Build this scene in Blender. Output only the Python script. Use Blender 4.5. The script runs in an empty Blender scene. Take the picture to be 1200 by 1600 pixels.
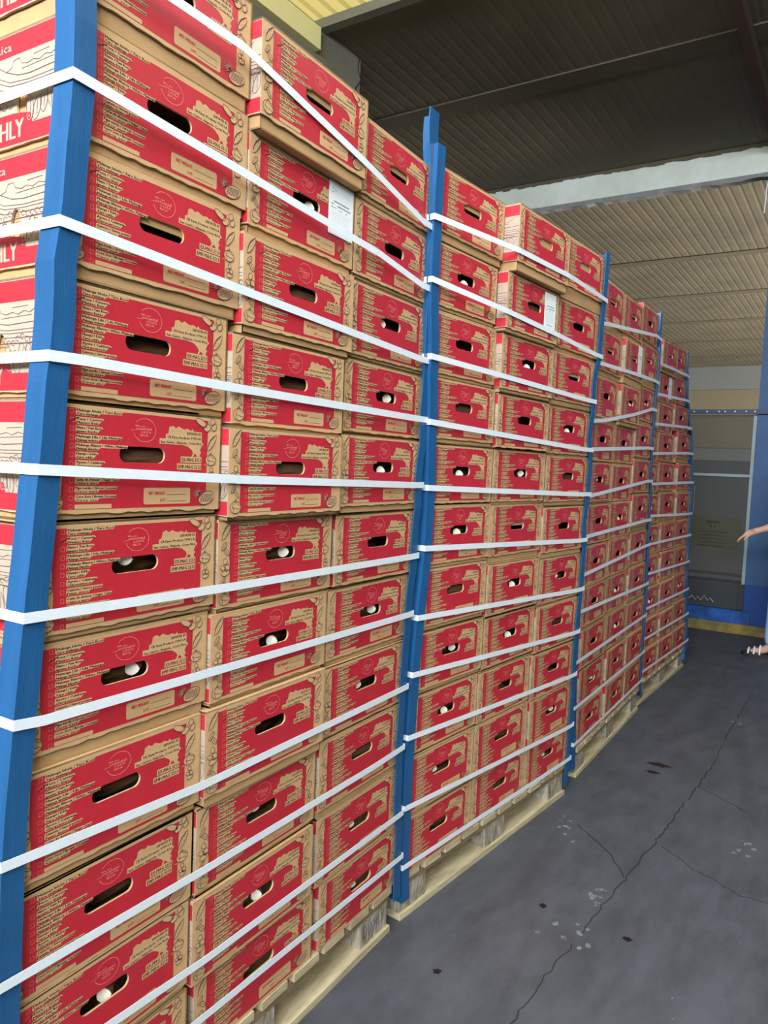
import bpy, bmesh, math, random
from mathutils import Vector, Matrix
from mathutils.geometry import tessellate_polygon

scene = bpy.context.scene
COL = scene.collection
R = math.radians

# ------------------------------------------------------------------ camera
cam_data = bpy.data.cameras.new('camera')
cam = bpy.data.objects.new('camera', cam_data)
COL.objects.link(cam)
scene.camera = cam
FOCAL = 1170.3
cam_data.sensor_fit = 'VERTICAL'
cam_data.sensor_height = 32.0
cam_data.sensor_width = 24.0
cam_data.lens = FOCAL / 1600 * 32.0
cam_data.shift_x = -0.0031
cam_data.shift_y = 0.0056
cam_data.clip_start = 0.05
cam_data.clip_end = 200
PITCH, ROLL, YAW = -0.0722, 0.0411, 0.5682
fw = Vector((-math.sin(YAW) * math.cos(PITCH), math.cos(YAW) * math.cos(PITCH), math.sin(PITCH)))
r0 = fw.cross(Vector((0, 0, 1))).normalized()
u0 = r0.cross(fw)
rv = math.cos(ROLL) * r0 + math.sin(ROLL) * u0
uv = -math.sin(ROLL) * r0 + math.cos(ROLL) * u0
cam.matrix_world = Matrix(((rv.x, uv.x, -fw.x, 1.059), (rv.y, uv.y, -fw.y, 0.0), (rv.z, uv.z, -fw.z, 1.384), (0, 0, 0, 1)))

# ------------------------------------------------------------------ world, daylight, exposure
world = bpy.data.worlds.new('world')
scene.world = world
world.use_nodes = True
bg = world.node_tree.nodes['Background']
bg.inputs['Color'].default_value = (0.80, 0.90, 1.0, 1)
bg.inputs['Strength'].default_value = 0.16

def area(name, loc, rot, sx, sy, power, color):
    l = bpy.data.lights.new(name, 'AREA')
    l.shape = 'RECTANGLE'; l.size = sx; l.size_y = sy
    l.energy = power; l.color = color
    o = bpy.data.objects.new(name, l)
    COL.objects.link(o)
    o.location = loc; o.rotation_euler = rot
    return o
# daylight through the clear roof sheets over the loading bay, and through the next bay's open side
area('roof_daylight', (1.0, 0.6, 4.2), (0, 0, 0), 1.8, 6.6, 140, (0.90, 0.95, 1.0))
area('dock_daylight', (1.8, -3.2, 3.6), (R(76), 0, 0), 5.0, 1.1, 790, (0.82, 0.92, 1.0))
area('far_bay_daylight', (8.5, 14.0, 1.2), (0, R(110), 0), 3.0, 12.0, 5000, (1.0, 0.97, 0.90))
sun_data = bpy.data.lights.new('sun', 'SUN'); sun_data.energy = 4.0; sun_data.angle = R(2); sun_data.color = (1.0, 0.97, 0.9)
sun = bpy.data.objects.new('sun', sun_data); COL.objects.link(sun)
sun.rotation_euler = (R(8), R(-12), 0)

vs = scene.view_settings
vs.view_transform = 'Standard'
vs.look = 'None'
vs.gamma = 1.0
vs.use_curve_mapping = False
vs.exposure = 0.0

# ------------------------------------------------------------------ measured tables (metres)
FRAMES = [((-0.0128, 1.2554), -0.0307), ((0.027, 2.4715), 0.0838), ((0.0253, 3.821), -0.0212), ((-0.0395, 5.1065), 0.0234)]
CARTONS = [(0,0,0,-.444,.138,.001,-.0144,1.06),(0,0,1,-.444,.3165,.014,-.0091,1.051),(0,0,2,-.438,.508,.0014,-.0102,1.05),(0,0,3,-.43,.6869,.0168,-.0043,1.037),
 (0,0,4,-.415,.8812,.0229,-.0056,1.022),(0,0,5,-.4,1.0816,.0127,-.001,1.023),(0,0,6,-.392,1.2718,.0117,.0025,1.0),(0,0,7,-.381,1.461,.0112,.001,1.0),
 (0,0,8,-.362,1.6497,.0214,.0079,1.002),(0,0,9,-.348,1.8486,.0164,.0061,1.022),(0,0,10,-.35,2.0425,.0295,.0098,1.022),(0,1,0,-.019,.138,.001,-.0146,1.05),
 (0,1,1,-.039,.3165,.002,-.0049,1.05),(0,1,2,-.033,.496,.0117,-.0074,1.05),(0,1,3,-.03,.6852,.022,.0077,1.037),(0,1,4,-.02,.8847,.0106,.0014,1.022),
 (0,1,5,-.006,1.0728,.0088,.001,1.023),(0,1,6,-.006,1.2591,.0085,.0221,1.0),(0,1,7,.005,1.4451,.0053,.0142,1.0),(0,1,8,.024,1.6279,.0168,.0184,1.002),
 (0,1,9,.038,1.8222,.0192,.008,.978),(0,1,10,.036,2.0189,.0258,.0359,.978),(0,2,0,.401,.138,.001,-.0107,1.029),(0,2,1,.38,.3165,.001,-.0098,1.029),
 (0,2,2,.373,.495,.0214,-.0053,1.029),(0,2,3,.378,.6939,.0079,-.0037,1.029),(0,2,4,.386,.8793,.0152,-.0047,1.029),(0,2,5,.398,1.072,.0068,.0025,1.029),
 (0,2,6,.394,1.2563,.0197,.0122,1.029),(0,2,7,.412,1.4535,.006,.0012,1.029),(0,2,8,.418,1.637,.0109,.0035,1.029),(0,2,9,.415,1.8254,.0107,.0068,.978),
 (0,2,10,.413,2.0136,.0126,.0136,.978),(1,0,0,-.395,.138,.001,-.0188,1.06),(1,0,1,-.402,.3165,.0123,-.0139,1.026),(1,0,2,-.39,.5063,.01,-.0138,1.0),
 (1,0,3,-.386,.6938,.0151,-.0085,1.046),(1,0,4,-.385,.8864,.0156,-.0032,1.0),(1,0,5,-.384,1.0795,.0098,-.0014,1.02),(1,0,6,-.394,1.2668,.0054,.0035,1.001),
 (1,0,7,-.407,1.4497,.0146,.0096,1.0),(1,0,8,-.421,1.6418,.0093,.0099,1.0),(1,0,9,-.434,1.8286,.0131,.0128,1.0),(1,0,10,-.422,2.0192,.0244,.0172,1.0),
 (1,1,0,.014,.138,.001,-.0235,1.026),(1,1,1,-.006,.3165,.0105,-.0143,1.026),(1,1,2,-.004,.5045,.008,-.013,1.0),(1,1,3,.01,.69,.009,-.0114,1.007),(1,1,4,.001,.8765,.0073,-.0005,1.0),
 (1,1,5,.005,1.0613,.0245,-.0017,.994),(1,1,6,-.008,1.2633,.0084,.0059,1.001),(1,1,7,-.021,1.4492,.0038,.0179,1.0),(1,1,8,-.035,1.6305,.0132,.0301,1.0),
 (1,1,9,-.048,1.8212,.0113,.0461,1.0),(1,1,10,-.036,2.01,.0292,.0706,1.0),(1,2,0,.41,.138,.001,-.0212,1.026),(1,2,1,.408,.3165,.001,-.0162,1.029),
 (1,2,2,.394,.495,.0042,-.0119,1.029),(1,2,3,.399,.6767,.0086,-.007,1.007),(1,2,4,.403,.8628,.0096,-.0061,1.029),(1,2,5,.388,1.0499,.0206,.0027,.994),
 (1,2,6,.395,1.248,.0176,.0045,1.029),(1,2,7,.367,1.4431,.0058,.01,1.011),(1,2,8,.359,1.6264,.0198,.0221,1.029),(1,2,9,.396,1.8237,.0182,.0126,1.029),
 (1,2,10,.405,2.0194,.0498,.0211,1.029),(2,0,0,-.368,.138,.001,-.0013,1.06),(2,0,1,-.365,.3165,.001,-.002,1.06),(2,0,2,-.387,.495,.0101,.0024,1.06),
 (2,0,3,-.417,.6826,.0161,.0038,1.06),(2,0,4,-.42,.8762,.0054,.0011,1.0),(2,0,5,-.421,1.0591,.0057,.0016,1.018),(2,0,6,-.426,1.2423,.011,-.0035,1.0),
 (2,0,7,-.436,1.4308,.004,.0014,1.06),(2,0,8,-.412,1.6123,.0175,-.0,1.029),(2,0,9,-.408,1.8073,.0251,.0038,1.0),(2,0,10,-.404,2.0099,.0387,.0031,1.022),
 (2,1,0,.07,.138,.001,.0026,.978),(2,1,1,.066,.3165,.001,-.0012,.978),(2,1,2,.034,.495,.0133,-.0022,1.044),(2,1,3,-.007,.6858,.0122,-.0031,1.05),(2,1,4,-.034,.8755,.0077,.0021,1.0),
 (2,1,5,-.028,1.0607,.0054,-.0035,1.018),(2,1,6,-.04,1.2436,.0041,-.003,1.0),(2,1,7,-.04,1.4252,.0104,-.0025,.971),(2,1,8,-.026,1.6131,.0202,.0152,.971),
 (2,1,9,-.022,1.8108,.0375,.0203,1.0),(2,1,10,-.018,2.0258,.0289,.0017,.978),(2,2,0,.448,.138,.001,.0033,.978),(2,2,1,.444,.3165,.006,.0028,.978),(2,2,2,.437,.5,.0028,-.0013,1.029),
 (2,2,3,.422,.6803,.0204,-.0008,1.029),(2,2,4,.405,.8782,.0174,-.0018,1.029),(2,2,5,.378,1.0731,.0268,.0029,1.029),(2,2,6,.353,1.2774,.0078,.0026,1.029),
 (2,2,7,.337,1.4627,.0118,.0032,.94),(2,2,8,.365,1.652,.0178,.0006,.94),(2,2,9,.375,1.8473,.0494,-.0001,1.029),(2,2,10,.36,2.0742,.0151,-.003,.978),
 (3,0,0,-.388,.138,.0018,.0459,1.06),(3,0,1,-.369,.3173,.0055,.0356,1.06),(3,0,2,-.361,.5003,.0101,.0269,1.06),(3,0,3,-.373,.6879,.0167,.0143,1.06),
 (3,0,4,-.377,.8821,.0126,.0072,1.06),(3,0,5,-.408,1.0722,.0124,.0007,1.06),(3,0,6,-.428,1.2621,.0125,-.0093,1.048),(3,0,7,-.432,1.4521,.0113,-.0204,1.008),
 (3,0,8,-.445,1.6409,.0285,-.0303,1.0),(3,0,9,-.453,1.8469,.0105,-.0397,1.02),(3,0,10,-.468,2.0349,.024,-.0496,1.022),(3,1,0,.037,.138,.001,.0448,1.01),
 (3,1,1,.048,.3165,.001,.0394,.978),(3,1,2,.035,.495,.0171,.0305,.978),(3,1,3,.045,.6896,.0208,.0202,.978),(3,1,4,.045,.8879,.0081,.0122,1.05),(3,1,5,.031,1.0735,.0214,-.0041,1.05),
 (3,1,6,-.024,1.2724,.0141,-.0083,1.048),(3,1,7,-.044,1.464,.0097,-.0178,1.008),(3,1,8,-.059,1.6512,.0049,-.0274,1.0),(3,1,9,-.067,1.8336,.0098,-.035,.98),
 (3,1,10,-.082,2.0209,.0231,-.0161,.978),(3,2,0,.427,.138,.001,.0428,1.01),(3,2,1,.425,.3165,.0103,.0324,.978),(3,2,2,.413,.5043,.0157,.0235,.978),
 (3,2,3,.422,.6975,.0043,.0171,.978),(3,2,4,.451,.8793,.0171,.0063,1.029),(3,2,5,.471,1.0739,.0165,-.0026,1.029),(3,2,6,.501,1.2679,.0228,-.0134,1.029),
 (3,2,7,.468,1.4682,.0365,-.0237,1.029),(3,2,8,.364,1.6822,.001,-.0277,1.029),(3,2,9,.311,1.8607,.0106,-.041,.98),(3,2,10,.296,2.0488,.025,-.0484,.978)]
STRAPS = [(0,0,[(-.554,.0291,2.133),(-.37,.0345,2.136),(-.207,.0393,2.138),(-.152,.0409,2.13),(.046,.0409,2.103),(.223,.0409,2.078),(.516,.031,2.037),(.61,.0279,2.037)]),
 (0,1,[(-.554,.0269,1.939),(-.205,.0267,1.924),(.315,.0263,1.899),(.534,.0261,1.873),(.619,.0261,1.873)]),(0,2,[(-.572,.0241,1.722),(-.245,.0241,1.709),(.546,.024,1.676),
 (.623,.024,1.676)]),(0,3,[(-.586,.0219,1.523),(-.529,.022,1.524),(-.184,.0221,1.518),(.527,.0225,1.512),(.617,.0225,1.512)]),(0,4,[(-.601,.02,1.354),(-.197,.0271,1.342),
 (-.175,.0271,1.341),(.186,.0271,1.334),(.548,.0241,1.327),(.601,.0237,1.327)]),(0,5,[(-.621,.0171,1.133),(-.164,.0171,1.127),(.539,.0171,1.124),(.604,.0171,1.124)]),
 (0,6,[(-.635,.0153,.974),(-.585,.0153,.969),(-.156,.0152,.964),(.533,.0151,.957),(.591,.0151,.957)]),(0,7,[(-.652,.0137,.763),(-.236,.0135,.742),(.532,.013,.744),
 (.583,.013,.744)]),(0,8,[(-.656,.0118,.574),(-.228,.0115,.564),(.403,.0111,.561),(.58,.011,.565)]),(0,9,[(-.66,.01,.393),(-.447,.0097,.384),(-.219,.0094,.37),(.542,.0084,.361),
 (.594,.0084,.361)]),(0,10,[(-.661,.0091,.258),(-.23,.0084,.247),(.606,.0071,.223)]),(1,0,[(-.646,.0366,2.064),(-.227,.0756,2.069),(.156,.0756,2.073),(.511,.0454,2.077),
 (.61,.037,2.077)]),(1,1,[(-.64,.033,1.897),(-.24,.0511,1.881),(.143,.0511,1.866),(.498,.0376,1.852),(.602,.0336,1.852)]),(1,2,[(-.621,.0291,1.689),(-.226,.0351,1.681),
 (.157,.0351,1.673),(.475,.0339,1.667),(.566,.0336,1.667)]),(1,3,[(-.607,.0252,1.507),(.48,.0241,1.473),(.584,.024,1.473)]),(1,4,[(-.596,.021,1.319),(.497,.0201,1.292),
 (.6,.02,1.292)]),(1,5,[(-.593,.017,1.143),(.52,.0162,1.103),(.601,.0161,1.103)]),(1,6,[(-.608,.013,.94),(.526,.012,.896),(.608,.012,.896)]),(1,7,[(-.616,.0091,.772),
 (.535,.0081,.716),(.6,.0081,.716)]),(1,8,[(-.619,.005,.583),(.536,.0041,.532),(.605,.0041,.532)]),(1,9,[(-.615,.0,.366),(.534,-.0007,.309),(.615,-.0008,.309)]),
 (1,10,[(-.607,-.0038,.179),(.555,-.004,.161),(.615,-.004,.161)]),(2,0,[(-.659,.018,2.014),(.423,.018,2.135),(.567,.018,2.135)]),(2,1,[(-.674,.018,1.847),(-.213,.0253,1.867),
 (.17,.0253,1.883),(.442,.0205,1.895),(.58,.018,1.895)]),(2,2,[(-.698,.018,1.596),(-.441,.0192,1.62),(-.212,.0202,1.649),(.018,.0202,1.678),(.16,.0202,1.699),(.436,.0187,1.741),
 (.553,.018,1.741)]),(2,3,[(-.712,.018,1.478),(.395,.018,1.527),(.535,.018,1.527)]),(2,4,[(-.704,.018,1.277),(.448,.018,1.346),(.566,.018,1.346)]),(2,5,[(-.706,.018,1.105),
 (.466,.018,1.127),(.59,.018,1.127)]),(2,6,[(-.695,.018,.939),(.472,.018,.982),(.611,.018,.982)]),(2,7,[(-.698,.018,.782),(.537,.018,.756),(.632,.018,.756)]),
 (2,8,[(-.703,.018,.561),(.54,.018,.57),(.642,.018,.57)]),(2,9,[(-.679,.018,.356),(.553,.018,.351),(.643,.018,.351)]),(2,10,[(-.657,.018,.186),(.586,.018,.184),(.645,.018,.184)]),
 (3,0,[(-.671,.0167,2.05),(-.386,.0066,2.05),(.369,-.0203,2.077),(.499,-.025,2.077)]),(3,1,[(-.671,.0167,1.866),(-.417,.0096,1.866),(.428,-.014,1.906),(.532,-.0169,1.906)]),
 (3,2,[(-.671,.0167,1.686),(-.481,.0131,1.686),(.457,-.0049,1.722),(.617,-.0079,1.722)]),(3,3,[(-.671,.0167,1.507),(-.537,.0151,1.507),(.472,.0034,1.543),(.676,.001,1.543)]),
 (3,4,[(-.671,.0167,1.326),(-.5,.016,1.326),(.506,.0118,1.337),(.706,.0109,1.337)]),(3,5,[(-.671,.0167,1.135),(-.53,.0172,1.135),(.509,.0206,1.114),(.676,.0211,1.114)]),
 (3,6,[(-.671,.0167,.961),(-.572,.0176,.961),(.508,.0274,.959),(.656,.0288,.959)]),(3,7,[(-.671,.0167,.78),(-.576,.0193,.78),(-.529,.02,.78),(.469,.0355,.77),(.619,.0378,.77)]),
 (3,8,[(-.671,.0167,.571),(-.564,.0319,.571),(-.562,.0319,.571),(.47,.0452,.571),(.612,.047,.571)]),(3,9,[(-.671,.0167,.39),(-.581,.0384,.39),(-.572,.0406,.39),(.471,.0538,.392),
 (.622,.0557,.392)]),(3,10,[(-.671,.0167,.199),(-.603,.0458,.199),(-.591,.0509,.199),(.487,.0634,.197),(.628,.0651,.197)])]
POSTS = {'P1L':(0,[(-.66,.004,.09),(-.66,.004,.135),(-.659,.005,.18),(-.659,.005,.225),(-.658,.005,.27),(-.658,.005,.315),(-.657,.006,.36),(-.657,.006,.405),(-.656,.006,.45),
 (-.655,.007,.495),(-.654,.007,.54),(-.653,.008,.585),(-.652,.008,.63),(-.651,.009,.675),(-.65,.009,.72),(-.649,.01,.765),(-.646,.01,.81),(-.643,.01,.855),(-.639,.011,.9),
 (-.635,.011,.945),(-.631,.011,.99),(-.627,.012,1.035),(-.623,.012,1.08),(-.619,.013,1.125),(-.615,.013,1.17),(-.61,.014,1.215),(-.606,.015,1.26),(-.602,.015,1.305),
 (-.598,.016,1.35),(-.594,.017,1.395),(-.591,.017,1.44),(-.588,.018,1.485),(-.582,.018,1.53),(-.578,.018,1.575),(-.577,.019,1.62),(-.577,.019,1.665),(-.57,.02,1.71),
 (-.565,.021,1.755),(-.562,.021,1.8),(-.559,.022,1.845),(-.554,.022,1.89),(-.551,.023,1.935),(-.55,.023,1.98),(-.55,.024,2.025),(-.551,.024,2.07),(-.551,.025,2.115),
 (-.551,.025,2.16),(-.551,.026,2.205),(-.551,.027,2.25),(-.53,.028,2.3)]),'P1R':(0,[(.608,.002,.094),(.605,.002,.139),(.603,.003,.184),(.603,.003,.229),(.603,.004,.274),
 (.603,.004,.319),(.59,.004,.364),(.583,.005,.409),(.582,.006,.454),(.582,.006,.499),(.578,.007,.544),(.576,.007,.589),(.577,.008,.634),(.58,.008,.679),(.58,.009,.724),
 (.58,.009,.769),(.581,.01,.814),(.583,.01,.859),(.588,.011,.904),(.588,.011,.949),(.589,.011,.994),(.593,.012,1.039),(.601,.013,1.084),(.601,.013,1.129),(.601,.014,1.174),
 (.601,.016,1.219),(.601,.02,1.264),(.598,.02,1.309),(.598,.02,1.354),(.603,.02,1.399),(.614,.02,1.444),(.614,.019,1.489),(.614,.018,1.534),(.616,.019,1.579),(.62,.019,1.624),
 (.62,.02,1.669),(.62,.02,1.714),(.62,.021,1.759),(.62,.021,1.804),(.62,.022,1.849),(.612,.022,1.894),(.608,.023,1.939),(.607,.023,1.984),(.607,.024,2.029),(.606,.024,2.074),
 (.605,.025,2.119),(.605,.025,2.164),(.605,.025,2.209),(.595,.026,2.254),(.59,.026,2.299),(.591,.027,2.345)]),'P2L':(1,[(-.593,-.01,.06),(-.598,-.009,.105),(-.603,-.008,.15),
 (-.605,-.007,.195),(-.607,-.007,.24),(-.609,-.006,.285),(-.611,-.005,.33),(-.612,-.004,.375),(-.614,-.003,.42),(-.615,-.002,.465),(-.615,-.001,.51),(-.615,.0,.555),(-.616,.001,.6),
 (-.615,.002,.645),(-.615,.003,.69),(-.614,.004,.735),(-.613,.005,.78),(-.611,.006,.825),(-.609,.007,.87),(-.607,.008,.915),(-.603,.009,.96),(-.599,.01,1.005),(-.595,.011,1.05),
 (-.592,.012,1.095),(-.59,.013,1.14),(-.59,.014,1.185),(-.591,.015,1.23),(-.592,.016,1.275),(-.593,.017,1.32),(-.595,.018,1.365),(-.599,.019,1.41),(-.603,.02,1.455),
 (-.604,.021,1.5),(-.606,.022,1.545),(-.611,.023,1.59),(-.617,.024,1.635),(-.618,.025,1.68),(-.62,.026,1.725),(-.625,.027,1.77),(-.631,.027,1.815),(-.635,.028,1.86),
 (-.638,.029,1.905),(-.64,.03,1.95),(-.641,.031,1.995),(-.642,.032,2.04),(-.643,.033,2.085),(-.644,.034,2.13),(-.645,.035,2.175),(-.647,.037,2.259)]),'P2R':(1,[(.61,-.011,.043),
 (.606,-.01,.088),(.612,-.009,.133),(.612,-.008,.178),(.612,-.007,.223),(.612,-.006,.268),(.612,-.005,.313),(.61,-.004,.358),(.61,-.003,.403),(.61,-.002,.448),(.61,-.001,.493),
 (.601,.0,.538),(.597,.001,.583),(.596,.002,.628),(.597,.003,.673),(.597,.004,.718),(.597,.005,.763),(.6,.006,.808),(.605,.007,.853),(.605,.008,.898),(.605,.009,.943),
 (.605,.01,.988),(.605,.011,1.033),(.605,.012,1.078),(.592,.013,1.123),(.586,.013,1.168),(.589,.014,1.213),(.597,.015,1.258),(.597,.016,1.303),(.597,.017,1.348),(.597,.018,1.393),
 (.597,.019,1.438),(.577,.02,1.483),(.568,.021,1.528),(.566,.025,1.573),(.566,.03,1.618),(.563,.03,1.663),(.562,.03,1.708),(.564,.03,1.753),(.575,.03,1.798),(.599,.03,1.843),
 (.599,.029,1.888),(.599,.03,1.933),(.599,.031,1.978),(.602,.032,2.023),(.607,.033,2.068),(.607,.034,2.113),(.607,.035,2.158),(.607,.036,2.203),(.607,.037,2.265)]),
 'P3L':(2,[(-.643,.014,.064),(-.646,.014,.109),(-.65,.014,.154),(-.655,.014,.199),(-.661,.014,.244),(-.667,.014,.289),(-.673,.014,.334),(-.679,.014,.379),(-.685,.014,.424),
 (-.691,.014,.469),(-.696,.014,.514),(-.7,.014,.559),(-.701,.014,.604),(-.7,.014,.649),(-.699,.014,.694),(-.697,.014,.739),(-.695,.014,.784),(-.693,.014,.829),(-.691,.014,.874),
 (-.691,.014,.919),(-.693,.014,.964),(-.696,.014,1.009),(-.701,.014,1.054),(-.703,.014,1.099),(-.704,.014,1.144),(-.703,.014,1.189),(-.701,.014,1.234),(-.701,.014,1.279),
 (-.703,.014,1.324),(-.706,.014,1.369),(-.709,.014,1.414),(-.71,.014,1.459),(-.708,.014,1.504),(-.702,.014,1.549),(-.695,.014,1.594),(-.688,.014,1.639),(-.681,.014,1.684),
 (-.677,.014,1.729),(-.675,.014,1.774),(-.673,.014,1.819),(-.67,.014,1.864),(-.666,.014,1.909),(-.662,.014,1.954),(-.657,.014,1.999),(-.653,.014,2.044),(-.649,.014,2.089),
 (-.644,.014,2.134),(-.64,.014,2.179),(-.635,.014,2.224),(-.63,.014,2.272)]),'P3R':(2,[(.679,.014,.073),(.657,.014,.118),(.644,.014,.163),(.64,.014,.208),(.64,.014,.253),
 (.64,.014,.298),(.64,.014,.343),(.638,.014,.388),(.638,.014,.433),(.639,.014,.478),(.639,.014,.523),(.639,.014,.568),(.639,.014,.613),(.639,.014,.658),(.639,.014,.703),
 (.63,.014,.748),(.625,.014,.793),(.624,.014,.838),(.624,.014,.883),(.614,.014,.928),(.608,.014,.973),(.607,.014,1.018),(.607,.014,1.063),(.59,.014,1.108),(.582,.014,1.153),
 (.58,.014,1.198),(.58,.014,1.243),(.58,.014,1.288),(.565,.014,1.333),(.557,.014,1.378),(.555,.014,1.423),(.555,.014,1.468),(.535,.014,1.513),(.526,.014,1.558),(.533,.014,1.603),
 (.55,.014,1.648),(.55,.014,1.693),(.55,.014,1.738),(.551,.014,1.783),(.56,.014,1.828),(.577,.014,1.873),(.577,.014,1.918),(.577,.014,1.963),(.577,.014,2.008),(.577,.014,2.053),
 (.577,.014,2.098),(.561,.014,2.143),(.554,.014,2.188),(.552,.014,2.233),(.552,.014,2.282)]),'P4R':(3,[(.545,.068,.063),(.569,.066,.108),(.625,.063,.153),(.625,.061,.198),
 (.625,.059,.243),(.625,.057,.288),(.625,.055,.333),(.62,.052,.378),(.618,.05,.423),(.617,.048,.468),(.617,.046,.513),(.61,.044,.558),(.606,.042,.603),(.609,.039,.648),
 (.615,.037,.693),(.615,.035,.738),(.617,.033,.783),(.629,.031,.828),(.653,.029,.873),(.653,.027,.918),(.653,.025,.963),(.655,.022,1.008),(.661,.02,1.053),(.673,.018,1.098),
 (.673,.016,1.143),(.675,.014,1.188),(.684,.012,1.233),(.703,.01,1.278),(.703,.008,1.323),(.703,.005,1.368),(.703,.003,1.413),(.703,.001,1.458),(.682,-.001,1.503),
 (.672,-.003,1.548),(.67,-.005,1.593),(.67,-.008,1.638),(.67,-.01,1.683),(.605,-.012,1.728),(.572,-.014,1.773),(.566,-.017,1.818),(.566,-.019,1.863),(.527,-.021,1.908),
 (.508,-.023,1.953),(.504,-.025,1.998),(.504,-.027,2.043),(.494,-.029,2.088),(.489,-.032,2.133),(.488,-.034,2.178),(.488,-.037,2.249)])}
CRACKS = [[(.526,5.271),(.519,4.409),(.53,3.862),(.517,3.531),(.498,3.184),(.481,2.871),(.471,2.732),(.459,2.54),(.441,2.343),(.435,2.175),(.428,2.074),(.413,1.918),(.411,1.803),
 (.409,1.694),(.413,1.572)],[(.511,2.864),(.553,2.827),(.611,2.778),(.698,2.734),(.798,2.679),(.884,2.684)],[(.517,3.531),(.639,3.441),(.743,3.372)],[(.204,2.829),(.29,2.756),
 (.371,2.684),(.453,2.551)]]
SPOTS = [(.316,3.672),(.316,3.559),(.162,1.754),(.556,2.215),(.285,2.227),(-.208,3.015)]
SCUFFS = [(.426,2.421),(.785,3.025),(.543,4.598),(.421,2.146),(.144,2.816),(.234,5.808)]


# ------------------------------------------------------------------ materials
def s2l(c):
    return tuple(((v / 255) / 12.92 if v / 255 <= 0.04045 else ((v / 255 + 0.055) / 1.055) ** 2.4) for v in c)

def mat(name, rgb, rough=0.7, noise=0.0, scale=20.0, metal=0.0, bump=0.0, bscale=200.0, rgb2=None, stretch=None, spec=0.4):
    m = bpy.data.materials.new(name)
    m.use_nodes = True
    nt = m.node_tree; b = nt.nodes['Principled BSDF']
    c = s2l(rgb)
    b.inputs['Base Color'].default_value = (*c, 1)
    b.inputs['Roughness'].default_value = rough
    b.inputs['Metallic'].default_value = metal
    b.inputs['Specular IOR Level'].default_value = spec
    co = nt.nodes.new('ShaderNodeTexCoord')
    vec = co.outputs['Object']
    if stretch:
        mp = nt.nodes.new('ShaderNodeMapping'); mp.inputs['Scale'].default_value = stretch
        nt.links.new(vec, mp.inputs['Vector']); vec = mp.outputs['Vector']
    if noise > 0:
        n = nt.nodes.new('ShaderNodeTexNoise'); n.inputs['Scale'].default_value = scale
        n.inputs['Detail'].default_value = 5; n.inputs['Roughness'].default_value = 0.65
        nt.links.new(vec, n.inputs['Vector'])
        cr = nt.nodes.new('ShaderNodeValToRGB')
        d = s2l(rgb2) if rgb2 else tuple(v * (1 - noise) for v in c)
        cr.color_ramp.elements[0].position = 0.32; cr.color_ramp.elements[1].position = 0.68
        cr.color_ramp.elements[0].color = (*d, 1); cr.color_ramp.elements[1].color = (*c, 1)
        nt.links.new(n.outputs['Fac'], cr.inputs['Fac']); nt.links.new(cr.outputs['Color'], b.inputs['Base Color'])
    if bump > 0:
        n2 = nt.nodes.new('ShaderNodeTexNoise'); n2.inputs['Scale'].default_value = bscale
        n2.inputs['Detail'].default_value = 3
        nt.links.new(vec, n2.inputs['Vector'])
        bp = nt.nodes.new('ShaderNodeBump'); bp.inputs['Strength'].default_value = bump; bp.inputs['Distance'].default_value = 0.01
        nt.links.new(n2.outputs['Fac'], bp.inputs['Height']); nt.links.new(bp.outputs['Normal'], b.inputs['Normal'])
    return m

M = {}
M['kraft'] = mat('kraft_cardboard', (204, 166, 122), 0.85, 0.16, 9.0, bump=0.06, bscale=260, stretch=(1, 1, 4), spec=0.2)
M['tray'] = mat('kraft_tray', (190, 152, 108), 0.9, 0.2, 7.0, spec=0.15)
M['red'] = mat('red_print', (190, 40, 55), 0.42, 0.10, 7.0, stretch=(1, 5, 1), spec=0.5)
M['inkline'] = mat('drawing_ink', (92, 66, 74), 0.8)
M['text'] = mat('dark_print', (66, 48, 38), 0.8)
M['pale'] = mat('pale_line', (226, 130, 118), 0.75)
M['pen'] = mat('pen_mark', (62, 24, 40), 0.6)
M['sidepaper'] = mat('side_paper', (178, 158, 140), 0.85, 0.1, 9)
M['white'] = mat('label_paper', (232, 236, 240), 0.6, spec=0.3)
M['grey'] = mat('label_print', (120, 128, 138), 0.8)
M['strap'] = mat('white_strap', (226, 234, 244), 0.35, 0.06, 30, bump=0.05, bscale=500, spec=0.5)
M['blue'] = mat('blue_post', (34, 90, 142), 0.28, 0.22, 4.0, bump=0.10, bscale=60, stretch=(8, 8, 0.7), spec=0.5)
M['wood'] = mat('pallet_wood', (204, 190, 156), 0.8, 0.35, 6.0, rgb2=(158, 142, 112), stretch=(6, 1, 6), bump=0.15, bscale=60)
M['wood2'] = mat('pallet_wood_dark', (150, 124, 92), 0.85, 0.4, 8.0, stretch=(6, 1, 6), bump=0.2, bscale=60)
M['block'] = mat('chipboard_block', (188, 178, 162), 0.9, 0.55, 55.0, rgb2=(104, 92, 78), stretch=(1, 1, 0.35), bump=0.4, bscale=80)
M['stamp'] = mat('violet_stamp', (96, 92, 128), 0.9)
M['bark'] = mat('cassava_bark', (96, 62, 40), 0.75, 0.5, 26.0, bump=0.5, bscale=60, stretch=(0.5, 2, 2))
M['flesh'] = mat('cassava_flesh', (238, 232, 218), 0.6, 0.05, 40)
M['mesh_frame'] = mat('galvanised_frame', (150, 166, 172), 0.45, 0.15, 12)
M['rail'] = mat('dark_blue_rail', (48, 66, 92), 0.5)
M['bolt'] = mat('bolt_head', (200, 206, 212), 0.4)
M['panel'] = mat('dark_kick_panel', (56, 60, 62), 0.6, 0.25, 5)
M['bluewall'] = mat('blue_wall_paint', (56, 90, 138), 0.55, 0.22, 3.0, bump=0.05, bscale=20)
M['bluebase'] = mat('bright_blue_paint', (18, 62, 138), 0.45, 0.2, 5.0)
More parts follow.
